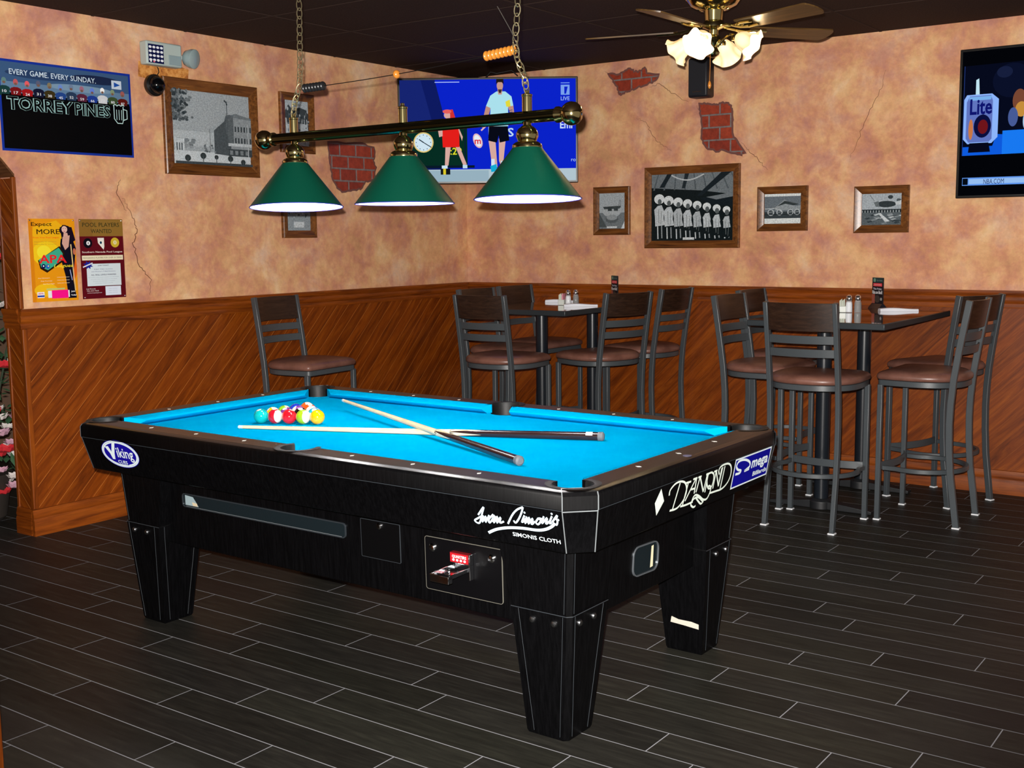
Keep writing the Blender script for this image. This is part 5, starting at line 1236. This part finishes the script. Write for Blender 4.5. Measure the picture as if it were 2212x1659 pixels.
# ================================================================== BAR CHAIRS
def make_chair():
    root = empty('bar_chair', (0, 0, 0))
    HW = .176
    # rear posts (run up as back uprights): profile (y, z), -y is the back
    prof = [(-.196, 0.004), (-.180, .12), (-.160, .26), (-.150, .40), (-.147, .52), (-.150, .62), (-.160, .74), (-.180, .88), (-.203, 1.02), (-.222, 1.13)]
    for s_ in (-1, 1):
        m = MB(); loops = []
        for i, (y, z) in enumerate(prof):
            a = prof[max(i - 1, 0)]; c = prof[min(i + 1, len(prof) - 1)]; d = Vector((0, c[0] - a[0], c[1] - a[1])).normalized(); n = Vector((0, d.z, -d.y)) * .0155
            w = .0115; x = s_ * HW
            p = Vector((x, y, z)); loops.append([tuple(p + n + Vector((-w, 0, 0))), tuple(p + n + Vector((w, 0, 0))), tuple(p - n + Vector((w, 0, 0))), tuple(p - n + Vector((-w, 0, 0)))])
        m.loft(loops); lg = m.build('leg', M_BLACKMET, root, bevel=.0025, smooth=30)
        MB().box(s_ * HW - .017, s_ * HW + .017, -.215, -.178, 0, .008).build('foot_glide', M_GLIDE, lg, bevel=.002)
        m = MB(); m.box(s_ * .2 - .0125, s_ * .2 + .0125, .178, .203, .004, .70); lg = m.build('leg', M_BLACKMET, root, bevel=.0025)
        MB().box(s_ * .2 - .017, s_ * .2 + .017, .174, .207, 0, .008).build('foot_glide', M_GLIDE, lg, bevel=.002)
    def outline(k, r=1.0):
        pts = []
        # front edge with rounded corners, then a full curve round the sides and back
        for i in range(0, 6): t = math.radians(90 - 75 * i / 5); pts.append((.185 + .028 * math.cos(t) + .0 - .0, .185 + .028 * math.sin(t)))
        for i in range(1, 24):
            t = math.radians(18 - 216 * i / 24); c_, s_ = math.cos(t), math.sin(t)
            x = .226 * (abs(c_) ** .80) * (1 if c_ > 0 else -1); y = .03 + .222 * (abs(s_) ** .90) * (1 if s_ > 0 else -1)
            pts.append((x, y))
        for i in range(0, 6): t = math.radians(165 - 75 * i / 5); pts.append((-.185 + .028 * math.cos(t), .185 + .028 * math.sin(t)))
        return [(x * k, (y - .01) * k + .01) for x, y in pts]
    def lp_(k, z, dz=0): return [(x, y, z) for x, y in outline(k)]
    MB().loft([lp_(.955, .694), lp_(.975, .697), lp_(.975, .722), lp_(.955, .724)]).build('seat_frame', M_BLACKMET, root, smooth=40)
    MB().loft([lp_(.955, .7245), lp_(1.0, .729), lp_(1.012, .740), lp_(1.0, .751), lp_(.95, .762), lp_(.85, .770), lp_(.70, .775), lp_(.45, .778), lp_(.2, .779)]).build('seat', M_VIN, root, smooth=60)
    def bowed(z0, z1, y0, y1, th, bow, hw=.166, n=12):
        """curved slat: y0 at z0, y1 at z1"""
        m = MB(); loops = []
        for i in range(n + 1):
            x = -hw + 2 * hw * i / n; q = bow * (1 - (x / hw) ** 2)
            loops.append([(x, y0 - q - th, z0), (x, y0 - q + th, z0), (x, y1 - q + th, z1), (x, y1 - q - th, z1)])
        return m.loft(loops)
    bowed(.862, .902, -.176, -.182, .004, .028).build('slat', M_BLACKMET, root, bevel=.001, smooth=30)
    bowed(.928, .968, -.187, -.193, .004, .028).build('slat', M_BLACKMET, root, bevel=.001, smooth=30)
    bowed(.990, 1.128, -.198, -.221, .007, .030).build('back_panel', M_BACKW, root, bevel=.002, smooth=30)
    # foot ring
    ring = [(.196, .17)]
    for i in range(0, 21):
        t = math.radians(25 - 230 * i / 20); ring.append((.212 * math.cos(t), .02 + .205 * math.sin(t)))
    ring.append((-.196, .17))
    m = MB(); loops = []
    for i, (x, y) in enumerate(ring):
        a = Vector(ring[max(i - 1, 0)]); c = Vector(ring[min(i + 1, len(ring) - 1)]); d = (c - a).normalized(); n = Vector((-d.y, d.x)) * .009
        loops.append([(x + n.x, y + n.y, .262), (x + n.x, y + n.y, .284), (x - n.x, y - n.y, .284), (x - n.x, y - n.y, .262)])
    m.loft(loops).build('foot_ring', M_BLACKMET, root, bevel=.002, smooth=30)
    m = MB(); loops = []
    for i in range(11):
        x = -.19 + .38 * i / 10; y = .185 - .035 * (1 - (x / .19) ** 2)
        loops.append([(x, y - .004, .262), (x, y + .004, .262), (x, y + .004, .300), (x, y - .004, .300)])
    m.loft(loops).build('foot_plate', M_BLACKMET, root, bevel=.001, smooth=30)
    return root
chair0 = make_chair()
CH = [
 (3.132, -1.192, -.008, 'bar chair with its back to the camera at the near end of the right table'),
 (2.697, -.823, -1.60, 'bar chair left of the right table, nearer of the two on that side'),
 (2.560, -.215, -1.588, 'bar chair left of the right table, farther one mostly hidden by the nearer'),
 (3.582, -.776, 1.558, 'bar chair right of the right table, the nearer one, facing left'),
 (3.510, -.302, 1.178, 'bar chair right of the right table, the farther one, turned toward the wall'),
 (1.207, -1.227, .0, 'bar chair with its back to the camera at the near end of the left table'),
 (1.633, -.769, 1.272, 'bar chair at the right side of the left table, partly covering the menu card'),
 (1.633, -.230, 1.50, 'bar chair right of the left table nearest the right wall, seen from its back side'),
 (.863, -.751, -1.595, 'bar chair left of the left table, nearer one, hidden behind the back-to-camera chair'),
 (.826, -.270, -1.619, 'bar chair left of the left table closest to the room corner'),
 (.355, -2.015, -1.499, 'lone bar chair against the left wall behind the pool table')]
for i, (x, y, a, lab) in enumerate(CH):
    o = chair0 if i == 0 else copy_tree(chair0)
    o.location = (x, y, 0); o.rotation_euler = (0, 0, a)
    tag(o, lab, 'bar chair', 'metal bar chairs with brown seats')

# ================================================================== BAR TABLES
M_TOP = wood('tabletop_wood', (56, 30, 16), (84, 46, 24), (110, 64, 34), 'Y', 1.2, .08, 1.0)
M_EDGE = mat('black_table_edge', (40, 46, 50), .4, 0, .5)
M_COLM = mat('black_column', (22, 27, 34), .28, 0, .6)
def bar_table(x0, x1, y0, y1, cols, label, zt=1.025):
    e = empty('bar_table', ((x0 + x1) / 2, (y0 + y1) / 2, 0), 0, label, 'table', 'high bar tables'); a, b_ = (x1 - x0) / 2, (y1 - y0) / 2
    m = MB(); m.box(-a, a, -b_, b_, zt - .032, zt - .0008); m.build('table_edge', M_EDGE, e, bevel=.004)
    m = MB(); m.box(-a + .004, a - .004, -b_ + .004, b_ - .004, zt - .0012, zt); m.build('tabletop', M_TOP, e, smooth=0)
    for cx, cy_ in cols:
        lx, ly = cx - (x0 + x1) / 2, cy_ - (y0 + y1) / 2
        MB().lathe([(.038, .035), (.038, zt - .045), (.09, zt - .042), (.09, zt - .0325)], 28, (lx, ly, 0)).build('column', M_COLM, e)
        m = MB()
        for an in ((0, 1),):
            for s_ in (-1, 1):
                m.loft([[(lx + s_ * .02, ly - .035, .004), (lx + s_ * .02, ly + .035, .004), (lx + s_ * .02, ly + .035, .05), (lx + s_ * .02, ly - .035, .05)],
                        [(lx + s_ * .28, ly - .03, .004), (lx + s_ * .28, ly + .03, .004), (lx + s_ * .28, ly + .03, .022), (lx + s_ * .28, ly - .03, .022)]])
        m.lathe([(.06, .004), (.06, .045), (.042, .06)], 24, (lx, ly, 0)); m.lathe([(.02, 0), (.02, .006)], 12, (lx + .25, ly, 0)); m.lathe([(.02, 0), (.02, .006)], 12, (lx - .25, ly, 0))
        m.build('base', M_GRIT, e, bevel=.003)
    return e
bar_table(2.775, 3.485, -1.235, -.10, [(3.06, -.89), (3.068, -.29)], 'high dark-topped table on the right, by the right television wall')
bar_table(.84, 1.55, -1.07, -.03, [(1.2, -.80), (1.222, -.235)], 'high dark-topped table nearest the room corner, left of the other')
# table things
ZS = 1.0254
M_SH = mat('clear_shaker_glass', (235, 240, 244), .05, 0, .5); M_SH.node_tree.nodes['Principled BSDF'].inputs['Alpha'].default_value = .22; M_SALT = mat('salt_white', (236, 240, 246), .6); M_PEP = mat('pepper_grey', (96, 92, 86), .7)
def shaker(x, y, fill, label, nm):
    e = empty(nm, (x, y, ZS), 0, label, 'shaker')
    MB().lathe([(.0195, 0), (.020, .004), (.019, .05), (.015, .064), (.0145, .07)], 20).build('jar', M_SH, e)
    MB().lathe([(.0175, .0035), (.017, .045), (.014, .058)], 18).build('contents', fill, e)
    MB().lathe([(.0155, .066), (.0165, .07), (.0165, .082), (.013, .092), (.006, .097), (.0005, .098)], 20).build('cap', M_CHR, e)
def caddy(x, y, label, pink):
    e = empty('sugar_caddy', (x, y, ZS), .3, label, 'caddy')
    MB().box(-.02, .02, -.03, .03, .0005, .035).build('holder', mat('caddy_white', (206, 212, 206), .4), e, bevel=.003)
    for i in range(6):
        MB().box(-.015 + i * .005, -.012 + i * .005, -.027, .027, .012, .066 + .004 * (i % 3)).build('sugar_packet', mat('packet_pink', (226, 150, 170), .6) if pink and i > 3 else mat('packet_white', (222, 230, 214), .6), e)
def napkin(x, y, a, label, L=.21):
    o = MB(); loops = []
    for i in range(9):
        t = i / 8.0; X_ = -L / 2 + L * t; w = .021 if t > .25 else .021 + .012 * (1 - t / .25); h = .017 + .004 * math.sin(t * 5)
        loops.append([(X_, -w, 0), (X_, w, 0), (X_, w * .7, h * .8), (X_, 0, h), (X_, -w * .7, h * .85)])
    o.loft(loops); ob = o.build('napkin_roll', mat('white_napkin', (228, 232, 242), .8), None, smooth=40); ob.location = (x, y, ZS); ob.rotation_euler = (0, 0, a)
    tag(ob, label, 'napkin')
def tent(x, y, a, label):
    e = empty('menu_card', (x, y, ZS), a, label, 'menu card')
    m = MB(); m.use(mat('holder_black', (14, 16, 28), .25)).loft([[(-.052, -.03, 0), (.052, -.03, 0), (.052, .03, 0), (-.052, .03, 0)], [(-.05, -.006, .028), (.05, -.006, .028), (.05, .006, .028), (-.05, .006, .028)]]); m.build('holder', None, e)
    MB().add([(-.0525, -.026, .001), (-.0525, .026, .001), (-.0515, 0, .026)], [(0, 1, 2)]).build('holder_end', M_WHITE, e, smooth=0)
    MB().box(-.05, .05, -.003, .003, .02, .178).build('card', mat('card_dark', (30, 28, 32), .35), e, smooth=0)
    ar = Art(rough=.35, z0=.0)
    ar.rect(-.05, .022, .05, .178, (34, 30, 34)); ar.rect(-.05, .15, .05, .178, (40, 62, 62)); ar.ell(-.028, .163, .011, .011, (110, 150, 130)); ar.text('bar menu', .018, .163, .012, (120, 140, 140), .05)
    ar.rect(-.04, .128, .042, .146, (216, 76, 84)); ar.text('specials', 0, .137, .009, (240, 190, 190), .06); ar.text('This Friday', 0, .112, .014, (214, 216, 230), .08, bold=.04); ar.text('Ribs are Back!', 0, .094, .020, (236, 236, 240), .092, bold=.05)
    ar.rect(-.05, .03, -.022, .082, (150, 80, 66)); ar.ell(.0, .055, .024, .022, (66, 58, 54)); ar.ell(.036, .055, .009, .009, (150, 150, 150))
    ar.build('print', e, basis((0, -.0032, 0), (1, 0, 0), (0, 0, 1), (0, -1, 0)))
caddy(3.012, -.50, 'white sugar packet holder beside the shakers on the right table', False)
shaker(3.050, -.505, M_SALT, 'salt shaker with chrome cap on the right table', 'salt_shaker'); shaker(3.090, -.477, M_PEP, 'pepper shaker with chrome cap on the right table', 'pepper_shaker')
tent(3.075, -.10 + .0, -YAW * -1 - .0, 'dark upright menu card standing on the right table')
napkin(3.255, -.29, .55, 'white rolled napkin lying near the edge of the right table')
caddy(1.20, -.565, 'sugar packet holder with pink packets on the left table', True)
shaker(1.243, -.56, M_SALT, 'salt shaker beside the pink packets on the left table', 'salt_shaker'); shaker(1.262, -.50, M_PEP, 'pepper shaker between the two napkins on the left table', 'pepper_shaker')
napkin(1.02, -.30, .40, 'white rolled napkin left of the shakers on the left table'); napkin(1.40, -.66, .62, 'white rolled napkin right of the shakers, at the near table edge', .21)
tent(1.395, -.235, YAW, 'dark menu card rising behind a chair back on the left table')

# ================================================================== FLOWERS BEYOND THE OPENING
fl_ = empty('flower_arrangement', (-.50, -3.56, 0), 0, 'tall artificial flower arrangement beyond the opening at the left edge', 'flowers')
rf = random.Random(11)
MB().lathe([(.09, 0), (.12, .03), (.15, .22), (.16, .26)], 24).build('planter', mat('dark_planter', (50, 44, 40), .6), fl_)
st = MB(); lf = MB(); fw1 = MB(); fr_ = MB(); fp_ = MB()
for i in range(26):
    a = rf.uniform(0, 6.28); zz = rf.uniform(.6, 1.78); r = rf.uniform(.05, .22)
    st.tube([(rf.uniform(-.05, .05), rf.uniform(-.05, .05), .22), (r * .5 * math.cos(a), r * .5 * math.sin(a), zz * .6), (r * math.cos(a), r * math.sin(a), zz)], .004, 5)
for i in range(420):
    a = rf.uniform(0, 6.28); zz = rf.uniform(.25, 1.8); r = rf.uniform(.03, .27)
    c = Vector((r * math.cos(a), r * math.sin(a), zz)); d = Vector((rf.uniform(-1, 1), rf.uniform(-1, 1), rf.uniform(-.4, .8))).normalized(); s_ = d.cross(Vector((0, 0, 1))).normalized(); L_ = rf.uniform(.05, .10)
    lf.add([tuple(c), tuple(c + d * L_ * .5 + s_ * .018), tuple(c + d * L_), tuple(c + d * L_ * .5 - s_ * .018), tuple(c + d * L_ * .5 + Vector((0, 0, .006)))], [(0, 1, 4), (1, 2, 4), (2, 3, 4), (3, 0, 4)])
def bloom(b, c, r):
    c = Vector(c)
    for k in range(9):
        a = k * .7; d = Vector((math.cos(a), math.sin(a), .5 + .1 * (k % 3))).normalized(); s_ = d.cross(Vector((0, 0, 1))).normalized(); n = d.cross(s_)
        b.add([tuple(c), tuple(c + d * r * .6 + s_ * r * .45), tuple(c + d * r), tuple(c + d * r * .6 - s_ * r * .45), tuple(c + d * r * .6 + n * r * .2)], [(0, 1, 4), (1, 2, 4), (2, 3, 4), (3, 0, 4)])
for i in range(54):
    a = rf.uniform(-.7, 1.4); zz = rf.choice([1.38, 1.45, 1.5, 1.6, 1.72, .2, .32, .35, .45, .5, .6, .8, 1.1]) + rf.uniform(-.05, .05); r = rf.uniform(.12, .27)
    bloom([fw1, fr_, fp_][i % 3], (r * math.cos(a), r * math.sin(a), zz), rf.uniform(.05, .075))
st.build('stem', mat('stem_green', (40, 56, 36), .7), fl_); tag(lf.build('foliage', mat('leaf_green', (54, 92, 60), .6), fl_, smooth=0))
fw1.build('white_blossom', mat('petal_white', (226, 218, 214), .7), fl_, smooth=0); fr_.build('red_blossom', mat('petal_red', (204, 40, 50), .7), fl_, smooth=0); fp_.build('pink_blossom', mat('petal_pink', (206, 160, 180), .7), fl_, smooth=0)
